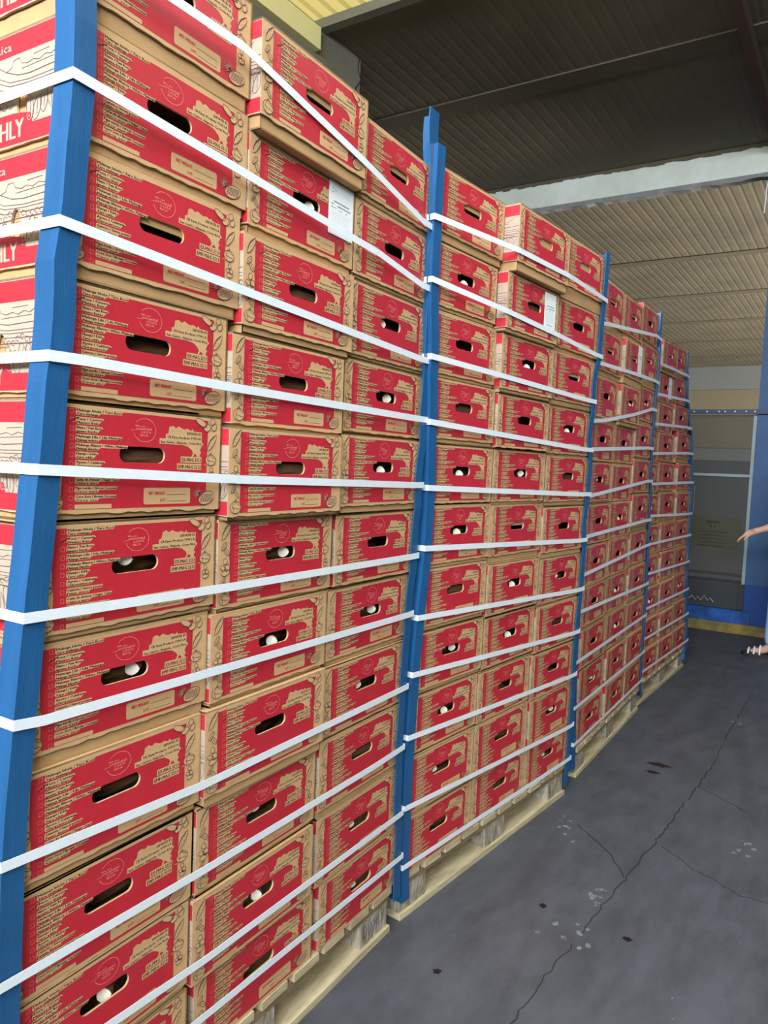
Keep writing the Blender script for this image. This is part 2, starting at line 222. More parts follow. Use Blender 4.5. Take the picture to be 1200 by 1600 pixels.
M['bluekerb'] = mat('kerb_blue_paint', (24, 94, 176), 0.5, 0.35, 9.0, rgb2=(16, 46, 96))
M['yellow'] = mat('worn_yellow_paint', (150, 128, 54), 0.75, 0.5, 9.0, rgb2=(92, 84, 60), bump=0.1, bscale=40)
M['beam'] = mat('white_beam_paint', (236, 240, 230), 0.7, 0.12, 2.2, rgb2=(214, 216, 200), bump=0.1, bscale=9)
M['beamlip'] = mat('grey_beam_lip', (150, 148, 146), 0.7, 0.3, 12)
M['ceil'] = mat('dark_roof_sheet', (118, 106, 84), 0.75, 0.25, 1.2, rgb2=(98, 92, 76))
M['purlin'] = mat('roof_purlin', (102, 93, 74), 0.8, 0.15, 2)
M['girder'] = mat('brown_girder', (92, 70, 54), 0.8, 0.15, 2)
M['fascia'] = mat('cream_fascia', (236, 226, 168), 0.7, 0.06, 3)
M['concrete'] = mat('grey_render', (128, 124, 108), 0.9, 0.3, 1.6, bump=0.08, bscale=15)
M['farwall'] = mat('far_wall_sheet', (112, 103, 84), 0.85, 0.12, 0.5)
M['farband'] = mat('far_grey_beam', (104, 107, 104), 0.8, 0.1, 0.7)
M['fardark'] = mat('far_dark_doorway', (66, 66, 70), 0.9, 0.2, 0.5)
M['board'] = mat('yellow_notice_board', (150, 142, 74), 0.8, 0.1, 5)
M['boardink'] = mat('notice_print', (70, 68, 44), 0.8)
M['wire'] = mat('pale_wire', (196, 196, 190), 0.5)
M['crack'] = mat('floor_crack', (40, 41, 45), 0.95)
M['oil'] = mat('oil_stain', (26, 22, 22), 0.35)
M['scuff'] = mat('floor_scuff', (122, 124, 126), 0.9, 0.4, 30, rgb2=(84, 86, 92))

def mix_transparent(name, rgb, opacity, rough=0.5):
    m = bpy.data.materials.new(name); m.use_nodes = True
    nt = m.node_tree; b = nt.nodes['Principled BSDF']; out = nt.nodes['Material Output']
    b.inputs['Base Color'].default_value = (*s2l(rgb), 1); b.inputs['Roughness'].default_value = rough
    t = nt.nodes.new('ShaderNodeBsdfTransparent'); mx = nt.nodes.new('ShaderNodeMixShader')
    mx.inputs[0].default_value = opacity
    nt.links.new(t.outputs[0], mx.inputs[1]); nt.links.new(b.outputs[0], mx.inputs[2]); nt.links.new(mx.outputs[0], out.inputs['Surface'])
    return m
M['screen'] = mix_transparent('dark_insect_mesh', (62, 64, 64), 0.62, 0.7)

def translucent(name, rgb):
    m = bpy.data.materials.new(name); m.use_nodes = True
    nt = m.node_tree; out = nt.nodes['Material Output']; b = nt.nodes['Principled BSDF']
    b.inputs['Base Color'].default_value = (*s2l(rgb), 1); b.inputs['Roughness'].default_value = 0.6
    t = nt.nodes.new('ShaderNodeBsdfTranslucent'); t.inputs['Color'].default_value = (*s2l(rgb), 1)
    mx = nt.nodes.new('ShaderNodeMixShader'); mx.inputs[0].default_value = 0.7
    nt.links.new(b.outputs[0], mx.inputs[1]); nt.links.new(t.outputs[0], mx.inputs[2]); nt.links.new(mx.outputs[0], out.inputs['Surface'])
    return m
M['roofclear'] = translucent('yellowed_clear_roof_sheet', (222, 206, 132))

def floor_material():
    m = bpy.data.materials.new('worn_dark_concrete'); m.use_nodes = True
    nt = m.node_tree; b = nt.nodes['Principled BSDF']
    co = nt.nodes.new('ShaderNodeTexCoord')
    def noise(sc, det, stretch=(1, 1, 1)):
        mp = nt.nodes.new('ShaderNodeMapping'); mp.inputs['Scale'].default_value = stretch
        n = nt.nodes.new('ShaderNodeTexNoise'); n.inputs['Scale'].default_value = sc; n.inputs['Detail'].default_value = det
        n.inputs['Roughness'].default_value = 0.7
        nt.links.new(co.outputs['Object'], mp.inputs['Vector']); nt.links.new(mp.outputs['Vector'], n.inputs['Vector'])
        return n.outputs['Fac']
    def ramp(f, p0, c0, p1, c1):
        r = nt.nodes.new('ShaderNodeValToRGB'); e = r.color_ramp.elements
        e[0].position = p0; e[1].position = p1; e[0].color = (*s2l(c0), 1); e[1].color = (*s2l(c1), 1)
        nt.links.new(f, r.inputs['Fac']); return r.outputs['Color']
    def mixc(a, c, f, mode='MIX'):
        x = nt.nodes.new('ShaderNodeMixRGB'); x.blend_type = mode
        nt.links.new(a, x.inputs[1]); nt.links.new(c, x.inputs[2])
        if isinstance(f, float): x.inputs[0].default_value = f
        else: nt.links.new(f, x.inputs[0])
        return x.outputs[0]
    base = ramp(noise(1.6, 8), 0.3, (46, 48, 55), 0.7, (75, 78, 88))
    fine = ramp(noise(9, 8, (1, 0.35, 1)), 0.35, (34, 35, 39), 0.60, (82, 85, 96))
    c = mixc(base, fine, 0.55)
    warm = ramp(noise(0.7, 4), 0.45, (70, 72, 80), 0.75, (84, 78, 70))
    c = mixc(c, warm, 0.35)
    pit = ramp(noise(60, 4), 0.62, (255, 255, 255), 0.72, (150, 150, 150))
    c = mixc(c, pit, 0.5, 'MULTIPLY')
    nt.links.new(c, b.inputs['Base Color'])
    b.inputs['Roughness'].default_value = 0.62
    bp = nt.nodes.new('ShaderNodeBump'); bp.inputs['Strength'].default_value = 0.25; bp.inputs['Distance'].default_value = 0.004
    nt.links.new(noise(45, 6), bp.inputs['Height']); nt.links.new(bp.outputs['Normal'], b.inputs['Normal'])
    return m
M['floor'] = floor_material()

# ------------------------------------------------------------------ mesh helpers
class MB:
    """collects faces into one mesh"""
    def __init__(self):
        self.v = []; self.f = []; self.m = []; self.mats = []
    def mi(self, key):
        if key not in self.mats: self.mats.append(key)
        return self.mats.index(key)
    def add(self, verts, faces, key):
        o = len(self.v); k = self.mi(key)
        self.v += [tuple(p) for p in verts]
        for f in faces:
            self.f.append(tuple(i + o for i in f)); self.m.append(k)
    def quad(self, a, b, c, d, key): self.add([a, b, c, d], [(0, 1, 2, 3)], key)
    def box(self, lo, hi, key, skip=()):
        x0, y0, z0 = lo; x1, y1, z1 = hi
        v = [(x0, y0, z0), (x1, y0, z0), (x1, y1, z0), (x0, y1, z0), (x0, y0, z1), (x1, y0, z1), (x1, y1, z1), (x0, y1, z1)]
        F = {'-z': (0, 3, 2, 1), '+z': (4, 5, 6, 7), '-y': (0, 1, 5, 4), '+x': (1, 2, 6, 5), '+y': (2, 3, 7, 6), '-x': (3, 0, 4, 7)}
        self.add(v, [f for k, f in F.items() if k not in skip], key)
    def tube(self, path, r, key, n=8, cap=True):
        pts = [Vector(p) for p in path]; rings = []
        for i, p in enumerate(pts):
            t = (pts[min(i + 1, len(pts) - 1)] - pts[max(i - 1, 0)]).normalized()
            a = t.cross(Vector((0, 0, 1)))
            if a.length < 1e-4: a = t.cross(Vector((1, 0, 0)))
            a.normalize(); b = t.cross(a)
            rr = r[i] if isinstance(r, (list, tuple)) else r
            rings.append([p + (a * math.cos(2 * math.pi * k / n) + b * math.sin(2 * math.pi * k / n)) * rr for k in range(n)])
        v = [q for g in rings for q in g]; f = []
        for i in range(len(rings) - 1):
            for k in range(n):
                f.append((i * n + k, i * n + (k + 1) % n, (i + 1) * n + (k + 1) % n, (i + 1) * n + k))
        if cap:
            f.append(tuple(range(n))[::-1]); f.append(tuple((len(rings) - 1) * n + k for k in range(n)))
        self.add(v, f, key)
    # flat print on a panel: origin O, axes U, V, outward N, layer height h
    def poly(self, pl, pts, key, h, holes=()):
        O, U, V, N = pl
        loops = [pts] + list(holes)
        flat = [p for l in loops for p in l]
        tri = tessellate_polygon([[Vector((x, y, 0)) for x, y in l] for l in loops])
        vs_ = [O + U * x + V * y + N * h for x, y in flat]
        fs = []
        for t in tri:
            a, b, c = (Vector(flat[i]) for i in t)
            cr = (b - a).x * (c - a).y - (b - a).y * (c - a).x
            if abs(cr) < 1e-12: continue
            fs.append(t if cr > 0 else t[::-1])
        self.add(vs_, fs, key)
    def line(self, pl, pts, w, key, h, closed=False):
        P = [Vector(p) for p in pts]
        n = len(P)
        if closed: P = P + [P[0]]; n += 1
        L = []; Rr = []
        for i in range(n):
            if closed and i in (0, n - 1): t = (P[1] - P[0]).normalized() + (P[-1] - P[-2]).normalized()
            else: t = P[min(i + 1, n - 1)] - P[max(i - 1, 0)]
            if t.length < 1e-9: t = Vector((1, 0))
            t.normalize(); q = Vector((-t.y, t.x)) * w / 2
            L.append(P[i] + q); Rr.append(P[i] - q)
        O, U, V, N = pl
        vs_ = [O + U * p.x + V * p.y + N * h for p in L + Rr]
        self.add(vs_, [(n + i, n + i + 1, i + 1, i) for i in range(n - 1)], key)
    def mesh(self, name):
        me = bpy.data.meshes.new(name)
        me.from_pydata(self.v, [], self.f)
        for k in self.mats: me.materials.append(M[k])
        me.polygons.foreach_set('material_index', self.m)
        me.update()
        return me
    def build(self, name, parent=None, smooth=False):
        o = bpy.data.objects.new(name, self.mesh(name)); COL.objects.link(o)
        if parent: o.parent = parent
        if smooth:
            for p in o.data.polygons: p.use_smooth = True
        return o

def tag(o, label=None, cat=None, group=None, kind=None):
    if label: o['label'] = label
    if cat: o['category'] = cat
    if group: o['group'] = group
    if kind: o['kind'] = kind
    return o

def empty(name, loc=(0, 0, 0), rz=0.0):
    o = bpy.data.objects.new(name, None); COL.objects.link(o)
    o.empty_display_size = 0.1
    o.location = loc; o.rotation_euler = (0, 0, rz)
    return o

def struct(mb, name, parent=None):
    o = mb.build(name, parent)
    if parent is None: o['kind'] = 'structure'
    return o

# text as flat polygons
_tc = {}
def text_mesh(s):
    if s in _tc: return _tc[s]
    cu = bpy.data.curves.new('t', 'FONT'); cu.body = s; cu.size = 1.0; cu.resolution_u = 1; cu.fill_mode = 'FRONT'
    ob = bpy.data.objects.new('t', cu); COL.objects.link(ob)
    dg = bpy.context.evaluated_depsgraph_get()
    ev = ob.evaluated_get(dg); me = ev.to_mesh()
    v = [(p.co.x, p.co.y) for p in me.vertices]; f = [tuple(p.vertices) for p in me.polygons]
    ev.to_mesh_clear()
    bpy.data.objects.remove(ob); bpy.data.curves.remove(cu)
    x0 = min(p[0] for p in v); x1 = max(p[0] for p in v)
    _tc[s] = (v, f, x0, x1)
    return _tc[s]
def put_text(mb, pl, s, x, y, w, hgt, key, layer, align='L', bold=0.0):
    v, f, x0, x1 = text_mesh(s)
    sx = w / (x1 - x0); sy = hgt / 0.73
    ox = x if align == 'L' else x - w
    O, U, V, N = pl
    passes = [0.0] if bold == 0 else [-bold, bold]
    for i, d in enumerate(passes):
        vs_ = [O + U * (ox + (p[0] - x0) * sx + d) + V * (y + p[1] * sy) + N * (layer + i * 2e-5) for p in v]
        mb.add(vs_, f, key)

def rrect(x0, y0, x1, y1, r, n=4):
    out = []
    for cx, cy, a in ((x1 - r, y1 - r, 0), (x0 + r, y1 - r, 90), (x0 + r, y0 + r, 180), (x1 - r, y0 + r, 270)):
        for k in range(n + 1):
            t = R(a + 90 * k / n); out.append((cx + r * math.cos(t), cy + r * math.sin(t)))
    return out
def ell(cx, cy, rx, ry, n=20, a0=0, a1=360, rot=0):
    full = abs(a1 - a0) >= 360
    out = []
    for k in range(n if full else n + 1):
        t = R(a0 + (a1 - a0) * k / n); x = rx * math.cos(t); y = ry * math.sin(t)
        c, s = math.cos(R(rot)), math.sin(R(rot))
        out.append((cx + x * c - y * s, cy + x * s + y * c))
    return out

# ------------------------------------------------------------------ the room
def corrugated(name, x0, x1, y0, y1, z, key, pitch=0.1, rib=0.0022):
    mb = MB(); x = x0
    prof = []
    while x < x1:
        prof += [(x, z), (x + pitch * 0.62, z), (x + pitch * 0.74, z + rib), (x + pitch * 0.88, z + rib)]
        x += pitch
    prof.append((x, z))
    for a, b in zip(prof, prof[1:]):
        mb.quad((a[0], y0, a[1]), (a[0], y1, a[1]), (b[0], y1, b[1]), (b[0], y0, b[1]), key)
    mb.quad((x0, y0, z + 0.05), (x, y0, z + 0.05), (x, y1, z + 0.05), (x0, y1, z + 0.05), key) if key == 'ceil' else None
    return struct(mb, name)
FLOOR_X = (-9.0, 9.0); FLOOR_Y = (-7.0, 21.4)
fl = MB()
fl.quad((FLOOR_X[0], FLOOR_Y[0], 0), (FLOOR_X[1], FLOOR_Y[0], 0), (FLOOR_X[1], FLOOR_Y[1], 0), (FLOOR_X[0], FLOOR_Y[1], 0), 'floor')
GP = (Vector((0, 0, 0)), Vector((1, 0, 0)), Vector((0, 1, 0)), Vector((0, 0, 1)))
rng = random.Random(11)
for c in CRACKS:
    pts = []
    for a, b in zip(c, c[1:]):
        d = math.hypot(b[0] - a[0], b[1] - a[1]); n = max(2, int(d / 0.025))
        for k in range(n):
            t = k / n; pts.append((a[0] + (b[0] - a[0]) * t + rng.uniform(-.006, .006), a[1] + (b[1] - a[1]) * t + rng.uniform(-.006, .006)))
    pts.append(c[-1])
    k = 0
    while k < len(pts) - 2:
        n = rng.randint(5, 16)
        fl.line(GP, pts[k:k + n + 1], rng.uniform(.002, .0058), 'crack', 0.0006)
        k += n + (rng.randint(0, 3) if rng.random() < .5 else 0)
def blob(mb, x, y, rx, ry, key, h, n=18, j=0.35):
    pts = []
    for k in range(n):
        t = 2 * math.pi * k / n; q = 1 + rng.uniform(-j, j)
        pts.append((x + rx * q * math.cos(t), y + ry * q * math.sin(t)))
    mb.poly(GP, pts, key, h)
for k, (x, y) in enumerate(SPOTS):
    r_ = (0.05, 0.03, 0.012, 0.012, 0.012, 0.014)[k]
    blob(fl, x, y, r_, r_ * (0.5 if k < 2 else 1), 'oil', 0.0008)
for (x, y) in SCUFFS:
    for k in range(9):
        blob(fl, x + rng.gauss(0, .03), y + rng.gauss(0, .05), rng.uniform(.003, .011), rng.uniform(.004, .018), 'scuff', 0.0007, 8, 0.5)
for k in range(26):
    blob(fl, rng.uniform(0.1, 0.9), rng.uniform(1.4, 6.0), rng.uniform(.002, .004), rng.uniform(.002, .005), 'scuff', 0.0007, 7, 0.4)
struct(fl, 'floor')

ZC = 4.25; WL = -2.21
w = MB(); w.box((WL - 0.2, -7.0, 0), (WL, 4.52, ZC), 'concrete')
# joint line of the left wall, a crooked hairline crack
LPw = (Vector((WL, 0, 0)), Vector((0, 1, 0)), Vector((0, 0, 1)), Vector((1, 0, 0)))
w.line(LPw, [(4.50, 4.25), (4.49, 4.17), (4.53, 4.11), (4.47, 4.03), (4.48, 3.9), (4.46, 3.7), (4.47, 3.2), (4.46, 2.4)], 0.012, 'crack', 0.001)
struct(w, 'wall_left')
w = MB(); w.box((-9.0, 21.3, 0), (9.0, 21.5, 1.82), 'fardark'); w.box((-9.0, 21.3, 2.126), (9.0, 21.5, 3.66), 'farwall')  # lower dark band: shade inside the door opening, painted as flat colour
struct(w, 'wall_back')
w = MB(); w.box((-9.0, 21.2, 1.82), (9.0, 21.45, 2.126), 'farband'); struct(w, 'trim_1')
w = MB(); w.box((-9.0, 21.2, 3.66), (9.0, 21.45, ZC), 'farband'); struct(w, 'trim_2')
corrugated('ceiling', -9.0, 9.0, 4.08, 21.4, ZC, 'ceil')
corrugated('ceiling_near_bay', WL - 0.5, 7.0, -7.0, 4.06, ZC + 0.03, 'roofclear', 0.11, 0.028)
w = MB(); w.box((-9.0, 4.03, ZC - 0.03), (9.0, 4.10, ZC + 0.03), 'concrete'); struct(w, 'trim_3')
# cream fascia board along the top of the left wall in the loading bay
w = MB(); w.box((WL, -7.0, 4.06), (WL + 0.05, 4.0, 4.20), 'fascia'); struct(w, 'trim_4')
n_ = 5
for y in (5.36, 10.5, 12.7, 14.9, 17.1, 19.2):
    w = MB(); w.box((-9.0, y, ZC - 0.010), (9.0, y + 0.20, ZC + 0.01), 'purlin'); struct(w, 'trim_%d' % n_); n_ += 1
w = MB(); w.box((0.175, 4.1, ZC - 0.10), (0.235, 7.25, ZC), 'girder'); struct(w, 'trim_%d' % n_); n_ += 1
# white beam across the bay, with its rough grey lower lip
w = MB(); w.box((-9.0, 7.26, 3.985), (9.0, 7.34, ZC), 'beam')
lip = []
for k in range(150):
    x = -6.0 + k * 0.08
    lip.append((x, 3.985 + rng.uniform(-.012, .004)))
for a, b in zip(lip, lip[1:]):
    w.quad((a[0], 7.25, a[1] - 0.02), (b[0], 7.25, b[1] - 0.02), (b[0], 7.25, 4.0), (a[0], 7.25, 4.0), 'beamlip')
    w.quad((a[0], 7.25, a[1] - 0.02), (a[0], 7.34, a[1] - 0.02), (b[0], 7.34, b[1] - 0.02), (b[0], 7.25, b[1] - 0.02), 'beamlip')
    w.quad((a[0], 7.245, ZC - 0.03 + rng.uniform(-.01, .01)), (b[0], 7.245, ZC - 0.03 + rng.uniform(-.01, .01)), (b[0], 7.245, ZC), (a[0], 7.245, ZC), 'purlin')
struct(w, 'trim_%d' % n_)

w = MB(); w.box((6.0, -7.0, 0), (6.2, 7.24, ZC), 'concrete'); struct(w, 'light_block_right')  # unseen wall added to shut out sky light from the right
# far blue pillar / wall to the right of the mesh door, with a brighter base; unseen run extended to block far-bay light
w = MB(); w.box((0.205, 7.27, 0.449), (6.2, 7.55, 3.985), 'bluewall'); w.box((0.205, 7.265, 0.075), (6.2, 7.55, 0.449), 'bluebase')
struct(w, 'wall_far')
w = MB(); w.box((-3.0, 7.25, 0.085), (0.26, 7.5, 0.205), 'bluekerb'); struct(w, 'baseboard_far')
w = MB(); w.box((-3.0, 7.24, 0.0), (6.2, 7.52, 0.087), 'yellow'); struct(w, 'curb')

# framed dark mesh door
door = empty('door_1', (-0.95, 7.33, 0.205)); door['kind'] = 'structure'
def dpart(name, boxes):
    mb = MB()
    for lo, hi, key in boxes:
        mb.box(tuple(a - b for a, b in zip(lo, (-0.95, 7.33, 0.205))), tuple(a - b for a, b in zip(hi, (-0.95, 7.33, 0.205))), key)
    return mb.build(name, door)
dpart('top_rail', [((-3.0, 7.235, 1.945), (0.9, 7.262, 1.985), 'rail')] + [((x, 7.230, 1.96), (x + 0.012, 7.235, 1.972), 'bolt') for x in (-0.62, -0.45, -0.32, -0.21, -0.11, -0.06, 0.02, 0.11, 0.18)])
dpart('side_post', [((0.172, 7.30, 0.44), (0.2, 7.34, 1.945), 'mesh_frame')])
dpart('cross_bar', [((-3.0, 7.305, 1.392), (0.172, 7.335, 1.416), 'mesh_frame')])
dpart('lower_bar', [((-3.0, 7.305, 0.508), (0.172, 7.335, 0.522), 'panel'), ((-3.0, 7.305, 0.455), (0.172, 7.335, 0.465), 'panel')])
dpart('kick_panel', [((-3.0, 7.32, 0.205), (0.172, 7.34, 0.455), 'panel')])
dpart('hinge_strip', [((0.150, 7.30, 0.21), (0.2, 7.34, 0.44), 'fardark')])
mb = MB(); mb.quad((-2.05, 0, 0.25), (1.12, 0, 0.25), (1.12, 0, 1.74), (-2.05, 0, 1.74), 'screen')
sc = mb.build('mesh_screen', door)

# ------------------------------------------------------------------ notice boards behind the mesh, zigzag wire, cable
def board(x0, x1, z0, z1, name, label, marks):
    mb = MB(); mb.box((x0, 7.352, z0), (x1, 7.362, z1), 'board')
    pl = (Vector((0, 7.352, 0)), Vector((1, 0, 0)), Vector((0, 0, 1)), Vector((0, -1, 0)))
    for (a, b, c, d) in marks: mb.poly(pl, [(a, b), (c, b), (c, d), (a, d)], 'boardink', 0.001)
    return tag(mb.build(name), label, 'sign')
marks = [(-0.16, 0.965, -0.05, 0.985), (-0.13, 0.925, -0.115, 0.95), (-0.095, 0.925, -0.08, 0.95)]
for k in range(5):
    marks.append((-0.22 + 0.01 * (k % 2), 0.88 - 0.032 * k, 0.03 - 0.03 * (k % 3), 0.89 - 0.032 * k))
board(-0.28, 0.12, 0.74, 1.02, 'notice_board', 'wide yellow notice board hung behind the dark mesh door', marks)
board(-0.345, -0.285, 1.06, 1.29, 'notice_board', 'small narrow yellow board above the wide notice board behind mesh', [(-0.335, 1.1, -0.30, 1.2)])
zz = [(-0.34, .235), (-0.283, .241), (-0.231, .289), (-0.201, .252), (-0.181, .29), (-0.157, .252), (-0.127, .303), (-0.097, .26), (-0.077, .286), (-0.048, .249)]
mb = MB(); mb.tube([(x, 7.292 + 0.004 * (k % 2), z) for k, (x, z) in enumerate(zz)], 0.0035, 'wire', 6)
tag(mb.build('zigzag_wire'), 'pale zigzag wire along the foot of the dark mesh door', 'wire')
mb = MB(); mb.tube([(0.20, 7.2, 3.97), (0.165, 7.2, 3.93), (0.15, 7.2, 3.86), (0.148, 7.2, 3.76), (0.143, 7.2, 3.64)], 0.006, 'white', 6)
mb.tube([(0.20, 7.2, 3.97), (0.21, 7.28, 3.99)], 0.006, 'white', 6)
tag(mb.build('cable_end'), 'short white cable hanging under the white roof beam', 'cable')

# ------------------------------------------------------------------ carton: printed lid over a kraft tray
W2 = 0.1915; LH = 0.177; LD = 0.585; HZ = 0.098
FP = (Vector((0, 0, 0)), Vector((0, 1, 0)), Vector((0, 0, 1)), Vector((1, 0, 0)))     # front panel: u = y, v = z
SP = (Vector((0, -W2, 0)), Vector((1, 0, 0)), Vector((0, 0, 1)), Vector((0, -1, 0)))  # -y side: u = x (negative = deeper)
HOLE = rrect(-0.0495, HZ - 0.0135, 0.0495, HZ + 0.0135, 0.0133, 5)
SHOLE = ell(-0.120, 0.066, 0.013, 0.026, 16)
YIELD = [('Malanga Isleña / Taro Root', 'Taro malanga', .088), ('Yuca / Cassava', 'Manioc frais', .050), ('Ñame / Yam Root', 'Igname fraiche', .048), ('Malanga Lila / Lila Malanga', 'Malanga violette', .088),
         ('Malanga Blanca / White Malanga', 'Malanga blanche', .100), ('Ñampí / Eddo', 'Taro eddo', .040), ('Ayote / Calabaza', 'Giraumon', .054), ('Camote / Sweet potato', 'Patate douce', .066),
         ('Caña de Azúcar / Sugar Cane', 'Canne a sucre', .084), ('Pipa verde / Green Coconut', 'Coco vert', .080), ('Coco Seco / Brown Coconut', 'Coco sec', .078)]
MAP = [(.056, .139), (.058, .150), (.066, .1525), (.074, .1485), (.080, .1525), (.087, .1495), (.094, .1475), (.102, .1495), (.110, .146), (.115, .150), (.117, .1455), (.138, .1445), (.138, .127), (.143, .1225),
       (.138, .119), (.134, .1105), (.138, .107), (.134, .103), (.135, .0985), (.128, .0975), (.124, .1035), (.120, .104), (.118, .0995), (.113, .0985), (.1165, .1055), (.113, .111), (.103, .117), (.090, .1192),
       (.036, .1192), (.036, .129), (.050, .129), (.050, .1365)]

def sketch(mb, pl, kind, x0, y0, x1, y1, h, rnd, fill=True):
    """small line drawings of roots, leaves and fruit"""
    cx, cy = (x0 + x1) / 2, (y0 + y1) / 2; rx, ry = (x1 - x0) / 2, (y1 - y0) / 2
    ik = 'inkline'; lw = 0.0011
    def P(l): return [(cx + a * rx, cy + b * ry) for a, b in l]
    shapes = []
    if kind == 'potato':
        o = P([(.9, 1), (.35, .75), (-.3, .35), (-.75, -.2), (-.95, -.95), (-.3, -.75), (.35, -.2), (.8, .35)])
        mb.poly(pl, o, 'kraft', h) if fill else None
        mb.line(pl, o, lw, ik, h + 2e-4, True)
        mb.poly(pl, P([(.9, 1), (.35, .75), (-.3, .35), (-.75, -.2), (-.95, -.95), (-.6, -.2), (-.1, .3), (.4, .6)]), ik, h + 2e-4)
        for q in ((.2, .3), (0, -.1), (-.4, -.4)): mb.line(pl, P([q, (q[0] + .15, q[1] + .08)]), lw, ik, h + 2e-4)
    elif kind == 'potatom':
        o = P([(-.9, 1), (-.35, .75), (.3, .35), (.75, -.2), (.95, -.95), (.3, -.75), (-.35, -.2), (-.8, .35)])
        o = [(2 * cx - a, b) for a, b in o]
        mb.poly(pl, o[::-1], 'kraft', h) if fill else None
        mb.line(pl, o, lw, ik, h + 2e-4, True)
        mb.poly(pl, P([(.9, 1), (.8, .35), (.35, -.2), (-.3, -.75), (-.95, -.95), (-.2, -.45), (.4, .1), (.7, .6)]), ik, h + 2e-4)
    elif kind == 'leaf':
        for a, b in (((-.2, .45), 50), ((.35, -.35), 130)):
            e = ell(cx + a[0] * rx, cy + a[1] * ry, rx * .75, ry * .3, 14, rot=b)
            mb.poly(pl, e, 'kraft', h) if fill else None
            mb.line(pl, e, lw, ik, h + 2e-4, True)
            c, s = math.cos(R(b)), math.sin(R(b))
            q = (cx + a[0] * rx, cy + a[1] * ry)
            mb.line(pl, [(q[0] - c * rx * .6, q[1] - s * rx * .6), (q[0] + c * rx * .6, q[1] + s * rx * .6)], lw, ik, h + 2e-4)
    elif kind == 'ginger':
        for (a, b, ra, rb, ro) in ((-.1, .65, .35, .33, 20), (-.45, -.05, .5, .25, -20), (.25, -.1, .45, .38, 40), (0, -.6, .7, .33, 10)):
            e = ell(cx + a * rx, cy + b * ry, rx * ra, ry * rb, 14, rot=ro)
            mb.poly(pl, e, 'kraft', h + 1e-5 * len(shapes)) if fill else None
            mb.line(pl, e, lw, ik, h + 2e-4, True)
    elif kind == 'squash':
        e = ell(cx, cy - ry * .1, rx * .9, ry * .85, 18)
        mb.poly(pl, e, 'kraft', h) if fill else None
        mb.line(pl, e, lw, ik, h + 2e-4, True)
        mb.line(pl, P([(-.2, .7), (-.5, .1), (-.3, -.8)]), lw, ik, h + 2e-4); mb.line(pl, P([(-.1, .7), (.5, .25), (.85, .15)]), lw, ik, h + 2e-4)
        mb.line(pl, P([(-.6, -.1), (.1, -.3), (.7, -.35)]), lw, ik, h + 2e-4); mb.line(pl, P([(-.15, .7), (-.05, 1), (.15, .9)]), lw * 1.6, ik, h + 2e-4)
        mb.line(pl, P([(-1.15, -.85), (-.7, -.7), (-.9, -1.0)]), lw, 'kraft', h + 1e-4)
    elif kind == 'pine':
        e = ell(cx + rx * .25, cy - ry * .3, rx * .7, ry * .65, 18, rot=15)
        mb.poly(pl, e, 'kraft', h) if fill else None
        mb.line(pl, e, lw, ik, h + 2e-4, True)
        for k in range(7):
            a = R(100 + k * 20)
            q = (cx - rx * .3, cy + ry * .15)
            tip = (q[0] + rx * .75 * math.cos(a), q[1] + ry * .85 * math.sin(a)); n = (-math.sin(a) * .0014, math.cos(a) * .0014)
            t_ = [(q[0] + n[0], q[1] + n[1]), tip, (q[0] - n[0], q[1] - n[1])]
            mb.poly(pl, t_[::-1], 'kraft', h + 5e-5); mb.line(pl, [t_[0], tip, t_[2]], lw * .6, ik, h + 2e-4)
        for k in range(-2, 3):
            mb.line(pl, [(cx + rx * (.25 + .2 * k) - .004, cy - ry * .75), (cx + rx * (.25 + .2 * k) + .004, cy + ry * .15)], lw * .7, ik, h + 2e-4)
            mb.line(pl, [(cx - rx * .3, cy + ry * (-.35 + .16 * k)), (cx + rx * .8, cy + ry * (-.25 + .16 * k))], lw * .7, ik, h + 2e-4)
    elif kind == 'trio':
        for (a, b, ra, rb, ro) in ((-.5, .2, .55, .42, -25), (.05, -.45, .32, .5, 20), (.55, .45, .22, .5, 25), (.7, -.3, .2, .55, -35)):
            e = ell(cx + a * rx, cy + b * ry, rx * ra, ry * rb, 14, rot=ro)
            mb.poly(pl, e, 'kraft', h + 1e-5) if fill else None
            mb.line(pl, e, lw, ik, h + 2e-4, True)

